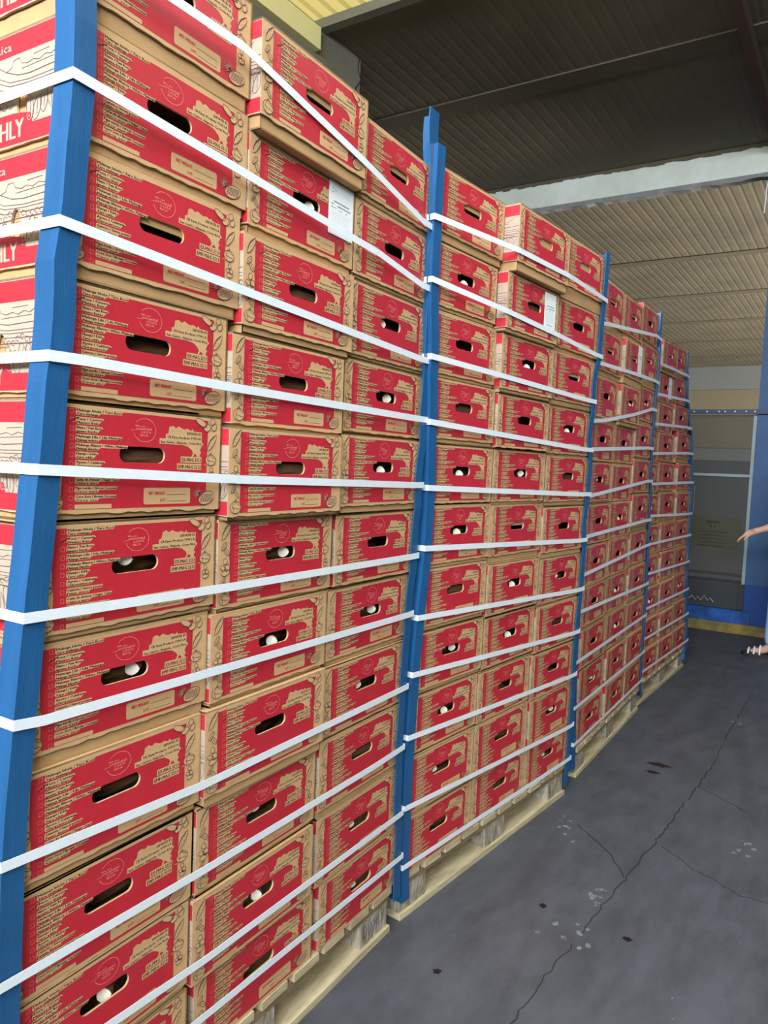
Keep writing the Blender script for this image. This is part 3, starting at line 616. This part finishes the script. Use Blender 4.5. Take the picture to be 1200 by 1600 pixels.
def print_front(mb, rnd):
    # red field, its left and right edge broken by the drawings
    red = [(-0.157, 0.007), (0.1525, 0.007), (0.1525, 0.092), (0.1545, 0.1675), (-0.158, 0.1675), (-0.1595, 0.10), (-0.157, 0.062), (-0.1585, 0.03)]
    mb.poly(FP, red, 'red', 0.0003, [[(x * 1.0, z) for x, z in HOLE]])
    L = 0.0006; T = 0.0009
    for k in range(12):
        z = 0.1619 - 0.0137 * k
        mb.line(FP, [(-.1445, z - .0032), (-.1385, z - .0032), (-.1385, z + .0032), (-.1445, z + .0032)], 0.0007, 'pale', L, True)
        if k == 11:
            mb.poly(FP, [(-.1345, z - .0035), (-.064, z - .0035), (-.064, z + .0035), (-.1345, z + .0035)], 'kraft', L)
            continue
        a, b, wd = YIELD[k]
        w2 = min(wd * 0.62, 0.043) if wd > .06 else wd * .86
        x0 = -.1338
        out = [(x0 + .002, z - .0058), (x0 + w2 - .002, z - .0058), (x0 + w2 + .003, z - .0010)]
        if wd > .06: out += [(x0 + wd, z - .0002), (x0 + wd + .0015, z + .0050)]
        else: out += [(x0 + wd + .003, z + .0030), (x0 + wd, z + .0052)]
        out += [(x0, z + .0058), (x0 - .001, z - .003)]
        mb.poly(FP, out, 'kraft', L)
        put_text(mb, FP, a, x0 + .001, z + .0007, wd - .001, .0042, 'text', T, bold=0.0003)
        put_text(mb, FP, b, x0 + .001, z - .0050, w2 - .003, .0040, 'text', T, bold=0.0003)
    mb.line(FP, [(-.146, .1455), (-.1425, .1462), (-.138, .1492), (-.130, .1525)], .0014, 'pen', T + 2e-4)
    # ring emblem
    mb.line(FP, ell(.003, .1405, .0245, .0200, 40, -165, 140), .0009, 'pale', L)
    for s, x, z, wd, hh in (('We are', -.018, .1455, .021, .0035), ('essential', -.016, .1405, .034, .0052), ('COSTA', -.0065, .1352, .023, .0040), ('RICA', -.0065, .1298, .017, .0040)):
        put_text(mb, FP, s, x, z, wd, hh, 'pale', L, bold=0.00015)
    mb.line(FP, [(-.027, .1393), (-.015, .1400)], .0007, 'pale', L)
    # map of the country and exporter's lines
    mb.poly(FP, MAP, 'kraft', L)
    put_text(mb, FP, 'EXPORTED BY:', .1365, .1385, .036, .0050, 'text', T, 'R', 0.0002)
    put_text(mb, FP, 'CR Farm Products YYM S.A.', .1365, .1302, .083, .0046, 'text', T, 'R', 0.0002)
    put_text(mb, FP, 'San Carlos, Alajuela, Costa Rica', .1372, .1212, .099, .0044, 'text', T, 'R', 0.0002)
    for s, z, wd in (('EX-MAG 3213', .0895, .0475), ('EMP-MAG 3213', .0765, .0560)):
        mb.poly(FP, [(.137 - wd - .003, z - .0022), (.1385, z - .0022), (.1385, z + .0090), (.137 - wd - .003, z + .0090)], 'kraft', L)
        put_text(mb, FP, s, .1365, z, wd, .0070, 'text', T, 'R', 0.0002)
    # weight panel
    mb.poly(FP, rrect(.003, .0120, .112, .0412, .004), 'kraft', L)
    put_text(mb, FP, 'NET WEIGHT:', .014, .0290, .038, .0060, 'red', T, 'L', 0.0003)
    put_text(mb, FP, 'LOT:', .0405, .0170, .0125, .0056, 'red', T, 'L', 0.0003)
    mb.line(FP, [(.055, .0290), (.102, .0290)], .0006, 'text', T); mb.line(FP, [(.056, .0172), (.102, .0172)], .0006, 'text', T)
    # drawings on both margins
    D = 0.0012
    for kind, a in (('trio', (.122, .147, .178, .1735)), ('potato', (.152, .110, .177, .143)), ('squash', (.147, .083, .177, .107)), ('ginger', (.154, .053, .176, .080)), ('pine', (.116, .009, .176, .046)),
                    ('potato', (-.184, .136, -.158, .172)), ('leaf', (-.187, .104, -.160, .133)), ('ginger', (-.187, .064, -.154, .101)), ('leaf', (-.189, .038, -.160, .062)), ('squash', (-.188, .006, -.154, .034))):
        sketch(mb, FP, kind, *a, D, rnd)

def print_side(mb, rnd):
    L = 0.0006
    mb.poly(SP, [(-LD, 0.140), (-.001, 0.140), (-.001, 0.172), (-LD, 0.172)], 'red', 0.0003)
    mb.poly(SP, [(-LD, 0.003), (-.001, 0.003), (-.001, 0.030), (-.092, 0.030), (-.097, 0.046), (-.140, 0.051), (-LD, 0.060)], 'red', 0.0003)
    put_text(mb, SP, 'Rica', -.146, .148, .042, .014, 'sidepaper', L, 'R', 0.0004)
    # HLY with the registered mark
    put_text(mb, SP, 'HLY', -.114, .012, .062, .030, 'sidepaper', L, 'R', 0.0012)
    mb.line(SP, ell(-.099, .040, .0062, .0062, 16), .0010, 'sidepaper', L, True)
    put_text(mb, SP, 'R', -.1010, .0375, .0042, .0050, 'sidepaper', L)
    ik = 'inkline'
    # hills, clouds, field rows and leafy crops
    for dx in (0.0, -0.288):
        def L_(pts, *a): mb.line(SP, [(x + dx, z) for x, z in pts if -LD < x + dx < 0], *a)
        L_([(-.30, .085), (-.26, .112), (-.20, .128), (-.185, .131), (-.16, .118), (-.13, .108), (-.10, .105), (-.05, .107), (-.002, .108)], .0011, ik, L)
        for d in (0.006, 0.012, 0.020):
            L_([(-.30, .085 - d), (-.24, .105 - d), (-.185, .122 - d * 1.3), (-.15, .106 - d), (-.10, .101 - d * .8), (-.002, .104 - d)], .0008, ik, L)
        L_([(-.16, .118), (-.145, .122), (-.14, .132), (-.125, .133), (-.12, .124), (-.105, .121), (-.09, .124), (-.075, .120), (-.06, .125), (-.045, .122), (-.03, .128), (-.02, .135)], .0008, ik, L)
        L_([(-.09, .131), (-.05, .1325)], .0007, ik, L); L_([(-.12, .1155), (-.04, .118)], .0007, ik, L)
        for k in range(26):
            x = -.30 + k * .0118; z = .080 + rnd.uniform(-.004, .006)
            L_(ell(x, z, .005, .004, 8, 0, 300), .0009, ik, L)
        L_([(-.31, .070), (-.2, .073), (-.1, .076), (-.002, .075)], .0016, ik, L)
        for k in range(17):
            x = -.29 + k * .0175
            if dx == 0 and abs(x + .120) < .018: continue
            z = .052 + rnd.uniform(-.005, .008) if x > -.105 else .066
            e = ell(x, z, .009, .019 if x > -.105 else .006, 12, rot=rnd.uniform(-25, 25))
            L_(e, .0009, ik, L, True); L_([(x, z - .012), (x + .001, z + .012)] if x > -.105 else [(x, z - .004), (x, z + .004)], .0007, ik, L)

def make_lid(seed):
    rnd = random.Random(seed)
    mb = MB(); t = 0.004
    def wavy(x0, x1, n):
        return [(x0 + (x1 - x0) * k / n, (rnd.uniform(-.0016, .0016) if 0 < k < n else 0)) for k in range(n + 1)]
    bot = wavy(-W2, W2, 26)
    front = bot + [(W2, LH), (-W2, LH)]
    mb.poly(FP, front, 'kraft', 0, [HOLE]); mb.poly(FP, [(x, z) for x, z in front], 'tray', -t, [HOLE])
    O = FP[0]
    for a, b in zip(HOLE, HOLE[1:] + HOLE[:1]):
        mb.quad((0, a[0], a[1]), (0, b[0], b[1]), (-t, b[0], b[1]), (-t, a[0], a[1]), 'kraft')
    for a, b in zip(bot, bot[1:]):
        mb.quad((0, a[0], a[1]), (-t, a[0], a[1]), (-t, b[0], b[1]), (0, b[0], b[1]), 'tray')
    sb = wavy(-LD, 0, 30)
    side = sb + [(0, LH), (-LD, LH)]
    mb.poly(SP, side, 'sidepaper', 0, [SHOLE]); mb.poly(SP, side, 'tray', -t, [SHOLE])
    for a, b in zip(SHOLE, SHOLE[1:] + SHOLE[:1]):
        mb.quad((a[0], -W2, a[1]), (b[0], -W2, b[1]), (b[0], -W2 + t, b[1]), (a[0], -W2 + t, a[1]), 'kraft')
    for a, b in zip(sb, sb[1:]):
        mb.quad((a[0], -W2, a[1]), (b[0], -W2, b[1]), (b[0], -W2 + t, b[1]), (a[0], -W2 + t, a[1]), 'tray')
    # far side, back and top: double-walled
    mb.box((-LD, W2 - t, 0), (0, W2, LH), 'kraft'); mb.box((-LD, -W2, 0), (-LD + t, W2, LH), 'kraft'); mb.box((-LD, -W2, LH - t), (0, W2, LH), 'kraft')
    print_front(mb, rnd); print_side(mb, rnd)
    return mb.mesh('lid')

def make_tray(top, low=-0.017):
    mb = MB(); a = 0.0055; y = W2 - a; d = LD - a; h = 0.172; t = 0.0035
    hole = rrect(-0.054, HZ + low, 0.054, HZ + top, min(0.016, (top - low) / 2 - .001), 4)
    rect = [(-y, 0), (y, 0), (y, h), (-y, h)]
    P0 = (Vector((-a, 0, 0)), FP[1], FP[2], FP[3])
    mb.poly(P0, rect, 'tray', 0, [hole]); mb.poly(P0, rect, 'tray', -t, [hole])
    for p, q in zip(hole, hole[1:] + hole[:1]):
        mb.quad((-a, p[0], p[1]), (-a, q[0], q[1]), (-a - t, q[0], q[1]), (-a - t, p[0], p[1]), 'tray')
    mb.box((-d, -y, 0), (-a, -y + t, h), 'tray'); mb.box((-d, y - t, 0), (-a, y, h), 'tray'); mb.box((-d, -y, 0), (-d + t, y, h), 'tray'); mb.box((-d, -y, 0), (-a, y, t), 'tray')
    return mb.mesh('tray')
LIDS = [make_lid(s) for s in (1, 2, 3)]
TRAY = make_tray(0.062); TRAY_LOW = make_tray(0.010)

# paper label: sheet with a small logo and lines of fine print
def make_label():
    mb = MB(); wd, hh = 0.100, 0.132
    mb.box((0, 0, 0), (0.0006, wd, hh), 'white')
    pl = (Vector((0.0006, 0, 0)), FP[1], FP[2], FP[3])
    mb.line(pl, [(.012, .112), (.018, .121), (.022, .113), (.030, .110)], .0012, 'grey', 2e-4); mb.line(pl, [(.012, .106), (.018, .106)], .002, 'grey', 2e-4)
    for (x0, x1, z, w_) in ((.018, .082, .084, .0028), (.008, .018, .076, .0024), (.034, .088, .075, .0028), (.008, .030, .068, .0016), (.040, .055, .066, .0016), (.068, .074, .066, .002), (.022, .070, .014, .0022)):
        mb.line(pl, [(x0, z), (x1, z)], w_, 'grey', 2e-4)
    for k in range(6): mb.line(pl, [(.010, .058 - k * .006), (.086, .058 - k * .006)], .0004, 'grey', 2e-4)
    return mb.mesh('paper_label')
LABEL = make_label()

# cassava roots: lumpy tapered root with a pale cut end
def make_root(seed, length, r):
    rnd = random.Random(seed)
    n = 12; rings = 10; v = []; f = []
    bend = rnd.uniform(-.012, .012)
    for i in range(rings + 1):
        t = i / rings
        rr = r * (0.80 + 0.35 * math.sin(math.pi * min(1, t * 1.1 + .1))) * (1 - .55 * max(0, t - .7) / .3)
        for k in range(n):
            a = 2 * math.pi * k / n; q = rr * (1 + rnd.uniform(-.07, .07))
            v.append((-t * length, bend * math.sin(math.pi * t) + q * math.cos(a), q * math.sin(a)))
    for i in range(rings):
        for k in range(n): f.append((i * n + k, i * n + (k + 1) % n, (i + 1) * n + (k + 1) % n, (i + 1) * n + k))
    f.append(tuple(rings * n + k for k in range(n)))
    f.append(tuple(range(n))[::-1])
    b = MB(); b.add(v, f, 'bark')
    me = b.mesh('cassava_root')
    for p in me.polygons: p.use_smooth = len(p.vertices) == 4
    e = MB(); ev = []; ef = []
    for j, (rad, x) in enumerate(((0.93, 0.0004), (0.7, 0.0012), (0.0, 0.0016))):
        for k in range(n):
            ev.append((x, v[k][1] * rad, v[k][2] * rad))
    for j in range(2):
        for k in range(n): ef.append((j * n + k, j * n + (k + 1) % n, (j + 1) * n + (k + 1) % n, (j + 1) * n + k))
    e.add(ev, ef, 'flesh')
    em = e.mesh('cut_end')
    for p in em.polygons: p.use_smooth = True
    return me, em
ROOTS = [make_root(1, .20, .019), make_root(2, .17, .0145), make_root(3, .22, .022)]

def link(name, data, parent=None):
    o = bpy.data.objects.new(name, data); COL.objects.link(o)
    if parent: o.parent = parent
    return o

ORD = ['', 'first', 'second', 'third', 'fourth', 'fifth', 'sixth', 'seventh', 'eighth', 'ninth', 'tenth', 'lowest']
STACK = ['first stack', 'second stack', 'third stack', 'last stack']
COLN = ['first column', 'middle column', 'last column']
# what shows in each hand hole, top layer first: d dark, b brown root, r / l / w / u pale cut end to the right, left, low, high, k nothing but the tray
SHOW = [['ddkbburbbwd', 'krbbbrwduwd', 'kdlrwdrlbll'], ['kwdbwwbrwlb', 'kbwdrkwwdbd', 'kdkwbdlbdrl'], ['kkddlddddrd', 'kkwddwdwwdd', 'dkwdddddbdd'], ['ddddddddwdd', 'kdddddudddd', 'kdddddddwdd']]

def local_to_world(i, s, e, z=0.0):
    (x, y), wv = FRAMES[i]
    return Vector((x + math.cos(wv) * e + math.sin(wv) * s, y - math.sin(wv) * e + math.cos(wv) * s, z))

crng = random.Random(5)
def layer_words(t):
    return ('topmost layer' if t == 0 else 'bottom layer' if t == 10 else ORD[t + 1] + ' layer down')
for (i, c, l, s, base, off, e, ysc) in CARTONS:
    t = 10 - l
    show = SHOW[i][c][t].lower()
    p = local_to_world(i, s, e, base)
    rz = -FRAMES[i][1] + R(crng.uniform(-.5, .5))
    o = empty('carton', p, rz)
    o.scale = (1, ysc, 1)
    lid = link('lid', LIDS[crng.randrange(3)], o); lid.location = (0, 0, off); lid.rotation_euler = (R(crng.uniform(-.25, .25)), 0, 0)
    tray = link('tray', make_tray(off + .001, off - .022) if show == 'k' and (i, c, t) not in ((1, 1, 0), (1, 2, 0)) else TRAY_LOW if show == 'k' else TRAY, o)
    place = '%s, %s, %s' % (STACK[i], COLN[c], layer_words(t))
    if c == 1 and t == 1:
        lb = link('paper_label', LABEL, lid)
        lb.location = (0.0014, 0.081, 0.058); lb.scale = (1, 1, .88); lb['label'] = 'white printed paper label'
        if i == 1: lb.scale = (1, .88, .92); lb.location = (0.0014, 0.074, 0.042)
        if i > 1: lb.scale = (1, .8, 1.05); lb.location = (0.0014, 0.06, 0.035)
        tag(o, 'red carton with white paper label, ' + place, 'carton', 'printed produce cartons')
    else:
        tag(o, 'red printed carton, ' + place, 'carton', 'printed produce cartons')
    if (i, c, t) in ((0, 1, 0), (0, 2, 0), (1, 0, 0), (1, 1, 0), (2, 0, 0), (2, 1, 0)):
        # a loose top flap that does not lie flat
        mb = MB(); rise = {(1, 0): .034, (2, 0): .022}.get((i, c), .014)
        x0, x1 = (-.06, -.36) if (i, c) != (1, 1) else (-.02, -.30)
        mb.add([(x0, .186, LH), (x1, .186, LH), (x1, .06, LH + .002), (x0, .06, LH + .002), (x0, .188, LH + rise * .6), (x1, .180, LH + rise), (x1, .062, LH + .005), (x0, .062, LH + .004)],
               [(0, 1, 2, 3), (4, 7, 6, 5), (0, 4, 5, 1), (1, 5, 6, 2), (2, 6, 7, 3), (3, 7, 4, 0)], 'kraft')
        mb.build('flap', lid)
    # roots inside, seen through the hand hole
    hz = off + HZ
    plan = []
    behind = ((-0.050, 0.10, hz - 0.004), (0, 0, R(84)), 2)
    if show == 'b': plan = [((-0.034, 0.10, hz - 0.005), (0, 0, R(82)), 2)]
    elif show == 'r': plan = [((-0.014, 0.026, hz - 0.001), (0, R(4), R(-38)), 1), behind]
    elif show == 'l': plan = [((-0.014, -0.026, hz - 0.002), (0, R(4), R(-38)), 1), behind]
    elif show == 'w': plan = [((-0.012, 0.006, hz - 0.010), (0, R(-4), R(-34)), 1), behind]
    elif show == 'u': plan = [((-0.014, -0.012, hz + 0.009), (0, R(4), R(-36)), 1), behind]
    elif show == 'd' and crng.random() < .5: plan = [((-0.070, 0.10, hz - 0.020), (0, 0, R(84)), 0)]
    for q, (loc, rot, ri) in enumerate(plan):
        ro = empty('cassava_root') if False else link('cassava_root', ROOTS[ri][0])
        ce = link('cut_end', ROOTS[ri][1], ro); ce['label'] = 'pale cut end'
        jit = R(crng.uniform(-6, 6))
        Mx = Matrix.Translation(p) @ Matrix.Rotation(rz, 4, 'Z') @ Matrix.Translation(loc) @ Matrix.Rotation(rot[2] + jit, 4, 'Z') @ Matrix.Rotation(rot[1], 4, 'Y')
        ro.matrix_world = Mx
        kindw = 'brown root lying behind others' if q else ('pale-ended root' if show in 'rlwu' else 'brown root')
        tag(ro, '%s inside carton of %s' % (kindw, place), 'root', 'cassava roots in the cartons')

# ------------------------------------------------------------------ pallets
def make_pallet(i):
    (x, y), wv = FRAMES[i]
    ss = [q[3] for q in CARTONS if q[0] == i and q[2] < 2]
    mid = (min(ss) + max(ss)) / 2
    ee = [q[6] for q in CARTONS if q[0] == i and q[2] == 0]
    front = max(ee) + 0.004
    low = [q[1] for k_, (pi, pp) in POSTS.items() if pi == i for q in pp if q[2] < 0.15]
    if low: front = min(front, min(low) - 0.0045)
    o = empty('pallet', local_to_world(i, mid, front), -wv)
    tag(o, ['pale wooden pallet under the first stack, stamped block at its corner', 'pale wooden pallet under the second stack of cartons', 'pale wooden pallet under the third stack of cartons', 'pale wooden pallet under the last stack by the mesh door'][i], 'pallet', 'wooden pallets under the stacks')
    L = 0.593; D = 0.66
    prng = random.Random(i)
    ys = [-L + 0.0475 + k * (2 * L - 0.095) / 9 for k in range(10)]
    for k, yy in enumerate(ys):
        mb = MB(); hw = 0.046 if k % 3 else 0.05
        dx = prng.uniform(-.006, 0.0)
        mb.box((-D, yy - hw, 0.117), (dx, yy + hw, 0.1375), 'wood')
        mb.build('deck_board', o)
    for xx in (-0.09, -0.34, -0.59):
        mb = MB(); mb.box((xx - 0.055, -L, 0.097), (xx + (0.08 if xx > -0.1 else 0.055), L, 0.117), 'wood2'); mb.build('stringer_board', o)
        mb = MB(); mb.box((xx - 0.06, -L, 0.0), (xx + (0.088 if xx > -0.1 else 0.06), L, 0.019), 'wood'); mb.build('bottom_board', o)
        for yy in (-L + 0.075, 0, L - 0.075):
            mb = MB(); mb.box((xx - 0.055, yy - 0.07, 0.019), (xx + (0.078 if xx > -0.1 else 0.055), yy + 0.07, 0.097), 'block')
            if xx > -0.1 and yy > 0 and i == 0:
                pl = (Vector((xx + 0.078, yy, 0.058)), FP[1], FP[2], FP[3])
                for k in range(7): mb.line(pl, [(-.045 + k * .014, -.016), (-.042 + k * .014 + prng.uniform(-.004, .004), .004), (-.047 + k * .014, .018)], .0035, 'stamp', 0.0006)
            mb.build('block', o)
    return o
for i in range(4): make_pallet(i)

# ------------------------------------------------------------------ blue corner posts
PLABEL = {'P1L': 'tall blue corner post at the open corner of the first stack', 'P1R': 'thin blue post edge between first and second stack, taller one',
          'P2L': 'wide blue corner post on the near corner of the second stack', 'P2R': 'blue post edge on the far corner of the second stack',
          'P3L': 'wide blue corner post on the near corner of the third stack', 'P3R': 'thin blue post edge on the far corner of the third stack',
          'P4R': 'thin dark blue post edge beside the mesh door, last stack'}
for k, (i, pts) in POSTS.items():
    left = k.endswith('L'); a1, a2 = 0.038, 0.046; t = 0.003
    mb = MB(); prof = []
    for (s, e, z) in pts:
        fr = a1
        if k == 'P1R' and z > 2.05: fr = a1 + min(1, (z - 2.05) / 0.15) * 0.014
        d1 = (fr, 0.0) if left else (-fr, 0.0)
        d2 = (0.0, -a2)
        n1 = Vector((-d1[1], d1[0])).normalized(); n2 = Vector((d2[1], -d2[0])).normalized()
        if n1.y < 0: n1 = -n1
        if left and n2.x > 0: n2 = -n2
        if not left and n2.x < 0: n2 = -n2
        c = Vector((s, e))
        ring = [c + Vector(d1), c, c + Vector(d2), c + Vector(d2) - n2 * t, c - (n1 + n2) * t, c + Vector(d1) - n1 * t]
        prof.append([local_to_world(i, q.x, q.y, z) for q in ring])
    v = [q for r_ in prof for q in r_]; f = []
    for j in range(len(prof) - 1):
        for m in range(6): f.append((j * 6 + m, j * 6 + (m + 1) % 6, (j + 1) * 6 + (m + 1) % 6, (j + 1) * 6 + m))
    f.append((0, 1, 4, 5)); f.append((1, 2, 3, 4)); q = (len(prof) - 1) * 6
    f.append((q, q + 5, q + 4, q + 1)); f.append((q + 1, q + 4, q + 3, q + 2))
    base = Vector(prof[0][1]); 
    mb.add([Vector(p) - base for p in v], f, 'blue')
    o = mb.build('corner_post'); o.location = base
    bm = bmesh.new(); bm.from_mesh(o.data); bmesh.ops.recalc_face_normals(bm, faces=bm.faces); bm.to_mesh(o.data); bm.free()
    tag(o, PLABEL[k], 'post', 'blue corner posts')

# ------------------------------------------------------------------ white packing straps round each stack
SDEPTH = 0.62
for (i, k, path) in STRAPS:
    wd = 0.0165; th = 0.0009
    back_l = (path[0][0], path[0][1] - SDEPTH, path[0][2]); back_r = (path[-1][0], path[-1][1] - SDEPTH, path[-1][2])
    full = [back_l] + [tuple(q) for q in path] + [back_r]
    P2 = [Vector((q[0], q[1])) for q in full]
    v = []; f = []
    n = len(full)
    for j in range(n):
        d1 = (P2[j] - P2[max(j - 1, 0)]); d2 = (P2[min(j + 1, n - 1)] - P2[j])
        nn = Vector((0, 0))
        for d in (d1, d2):
            if d.length > 1e-6: nn += Vector((-d.y, d.x)).normalized()
        nn.normalize()
        s, e, z = full[j]
        for (dz, dn) in ((-wd / 2, 0), (wd / 2, 0), (wd / 2, th), (-wd / 2, th)):
            v.append(local_to_world(i, s + nn.x * dn, e + nn.y * dn, z + dz))
    for j in range(n - 1):
        for m in range(4): f.append((j * 4 + m, j * 4 + (m + 1) % 4, (j + 1) * 4 + (m + 1) % 4, (j + 1) * 4 + m))
    f.append((0, 1, 2, 3)); f.append(tuple((n - 1) * 4 + m for m in (3, 2, 1, 0)))
    base = v[4].copy()
    mb = MB(); mb.add([p - base for p in v], f, 'strap')
    o = mb.build('packing_strap'); o.location = base
    bm = bmesh.new(); bm.from_mesh(o.data); bmesh.ops.recalc_face_normals(bm, faces=bm.faces); bm.to_mesh(o.data); bm.free()
    tag(o, 'white plastic strap around the %s, %s' % (STACK[i], 'topmost' if k == 0 else 'lowest' if k == 10 else ORD[k + 1] + ' from the top'), 'strap', 'white packing straps')

# ------------------------------------------------------------------ person walking in at the right edge, in front of the blue wall
M['skin'] = mat('skin', (206, 162, 142), 0.55, 0.06, 20)
M['jeans'] = mat('light_blue_jeans', (166, 196, 236), 0.85, 0.12, 30)
M['shirt'] = mat('dark_shirt', (46, 50, 66), 0.85, 0.1, 20)
M['hair'] = mat('dark_hair', (34, 26, 22), 0.7, 0.2, 60)
M['sole'] = mat('sandal_sole', (34, 30, 36), 0.6)
M['sandal'] = mat('sandal_straps', (226, 222, 224), 0.5)
def skinned(name, nodes, edges, key, parent, sub=2):
    me = bpy.data.meshes.new(name)
    me.from_pydata([n[:3] for n in nodes], edges, []); me.materials.append(M[key])
    o = bpy.data.objects.new(name, me); COL.objects.link(o); o.parent = parent
    sk = o.modifiers.new('skin', 'SKIN'); sk.use_smooth_shade = True
    lay = me.skin_vertices[0].data if me.skin_vertices else None
    if lay is None:
        bm = bmesh.new(); bm.from_mesh(me); bm.verts.layers.skin.verify(); bm.to_mesh(me); bm.free(); lay = me.skin_vertices[0].data
    for k, n in enumerate(nodes):
        lay[k].radius = (n[3], n[4] if len(n) > 4 else n[3]); lay[k].use_root = (k == 0)
    ss = o.modifiers.new('sub', 'SUBSURF'); ss.levels = sub; ss.render_levels = sub
    return o
per = empty('person', (0.62, 6.5, 0))
tag(per, 'person half out of frame in light blue jeans and strappy sandals, arm reaching forward', 'person')
nodes = [(0, 0, .90, .115, .13), (0, 0, 1.05, .10, .12), (-.01, 0, 1.24, .11, .14), (-.01, 0, 1.37, .07, .09), (-.015, 0, 1.43, .048), (-.035, 0, 1.52, .075, .068), (-.03, 0, 1.60, .072, .068),
         (-.01, -.165, 1.33, .052), (-.02, -.20, 1.20, .044), (-.03, -.21, 1.07, .037), (-.14, -.20, 1.03, .034), (-.255, -.20, .985, .021, .026), (-.325, -.20, .952, .014, .034),
         (-.01, .165, 1.33, .052), (.05, .20, 1.18, .044), (.08, .21, 1.05, .037), (.02, .20, .94, .032), (-.04, .19, .84, .022), (-.06, .19, .77, .016, .032),
         (0, -.085, .84, .085), (-.05, -.085, .64, .07), (-.085, -.08, .48, .052), (-.09, -.07, .30, .046), (-.10, -.06, .10, .034),
         (0, .085, .84, .085), (.03, .09, .64, .07), (.05, .09, .49, .052), (.13, .09, .30, .046), (.20, .09, .13, .034),
         (-.15, -.06, .055, .032, .03), (-.25, -.06, .035, .018, .036), (.15, .09, .075, .03), (.06, .09, .035, .018, .036)]
edges = [(0, 1), (1, 2), (2, 3), (3, 4), (4, 5), (5, 6), (2, 7), (7, 8), (8, 9), (9, 10), (10, 11), (11, 12), (2, 13), (13, 14), (14, 15), (15, 16), (16, 17), (17, 18), (0, 19), (19, 20), (20, 21), (21, 22), (22, 23), (0, 24), (24, 25), (25, 26), (26, 27), (27, 28), (23, 29), (29, 30), (28, 31), (31, 32)]
# five fingers on each hand, each its own chain from inside the palm
def fingers(base, k0, along, across, down):
    n0 = Vector(nodes[k0][:3])
    A = Vector(along).normalized(); C = Vector(across).normalized(); D = Vector(down).normalized()
    for q, (off, ln, cur) in enumerate(((-.027, .062, .35), (-.009, .072, .5), (.010, .066, .6), (.027, .052, .7))):
        p = n0 + C * off; idx = len(nodes)
        a = p + A * .010; b_ = p + A * (ln * .5) + D * ln * .12 * cur; c_ = p + A * (ln * .78) + D * ln * .42 * cur; d_ = p + A * (ln * .92) + D * ln * .72 * cur
        nodes.extend([(*a, .0095), (*b_, .0085), (*c_, .0078), (*d_, .0062)])
        edges.extend([(k0, idx), (idx, idx + 1), (idx + 1, idx + 2), (idx + 2, idx + 3)])
    w = Vector(nodes[k0 - 1][:3]); p = w.lerp(n0, .45) - C * .024; idx = len(nodes)
    nodes.extend([(*p, .012), (*(p + A * .030 - C * .012 + D * .012), .010), (*(p + A * .058 - C * .006 + D * .026), .0075)])
    edges.extend([(k0 - 1, idx), (idx, idx + 1), (idx + 1, idx + 2)])
fingers('r', 12, (-.82, 0, -.5), (0, 1, .15), (.25, 0, -1))
fingers('l', 18, (-.3, 0, -1), (1, .2, -.3), (-.6, -.3, -.4))
skinned('body', nodes, edges, 'skin', per)
jn = [(0, 0, .92, .125, .14), (0, 0, .99, .115, .13), (0, -.085, .84, .095), (-.05, -.085, .64, .082), (-.085, -.08, .48, .066), (-.09, -.07, .30, .064), (-.098, -.063, .085, .062), (0, .085, .84, .095), (.03, .09, .64, .082), (.05, .09, .49, .066), (.13, .09, .30, .064), (.195, .09, .12, .062)]
skinned('jeans', jn, [(0, 1), (0, 2), (2, 3), (3, 4), (4, 5), (5, 6), (0, 7), (7, 8), (8, 9), (9, 10), (10, 11)], 'jeans', per)
sn = [(0, 0, 1.05, .125, .14), (0, 0, .86, .145, .16), (-.01, 0, 1.24, .125, .155), (-.01, 0, 1.37, .085, .105), (-.01, -.165, 1.33, .066), (-.018, -.198, 1.19, .060), (-.01, .165, 1.33, .066), (.045, .198, 1.19, .060)]
skinned('shirt', sn, [(0, 1), (0, 2), (2, 3), (2, 4), (4, 5), (2, 6), (6, 7)], 'shirt', per)
hn = [(-.012, 0, 1.605, .094, .084), (.03, 0, 1.52, .066, .074), (.035, 0, 1.44, .034, .05)]
skinned('hair', hn, [(0, 1), (1, 2)], 'hair', per)
mb = MB()
hd = (-.115, 0, 1.545)
for sy in (-.027, .027):
    mb.add([(-.112 + .004 * math.cos(R(a)) * 0 - .0, sy + .009 * math.cos(R(a)), 1.553 + .005 * math.sin(R(a))) for a in range(0, 360, 45)], [tuple(range(8))[::-1]], 'hair')
mb.tube([(-.105, 0, 1.55), (-.125, 0, 1.525), (-.108, 0, 1.515)], [.006, .011, .008], 'skin', 8)
mb.tube([(-.108, -.02, 1.488), (-.112, 0, 1.487), (-.108, .02, 1.488)], [.002, .005, .002], 'sole', 6)
mb.build('face', per)
for (ax, ay, az, rz_) in ((-.10, -.06, 0, 0), (.20, .09, .025, R(-0))):
    mb = MB()
    out = [(.055, .030), (.02, .036), (-.06, .042), (-.14, .046), (-.19, .034), (-.21, 0), (-.19, -.034), (-.14, -.044), (-.06, -.036), (.02, -.032), (.055, -.026), (.065, 0)]
    n = len(out)
    mb.add([(ax + x, ay + y, az + z) for z in (.0, .028) for x, y in out], [tuple(range(n))[::-1], tuple(range(n, 2 * n))] + [(k, (k + 1) % n, n + (k + 1) % n, n + k) for k in range(n)], 'sole')
    for (x, h_) in ((-.155, .060), (-.115, .072), (-.075, .088), (.0, .115)):
        mb.tube([(ax + x, ay + .044 * math.cos(R(a)), az + .024 + (h_ - .024) * math.sin(R(a))) for a in range(0, 181, 20)], .0075, 'sandal', 6)
    s_ = mb.build('sandal', per); s_['label'] = 'dark soled sandal with white straps'
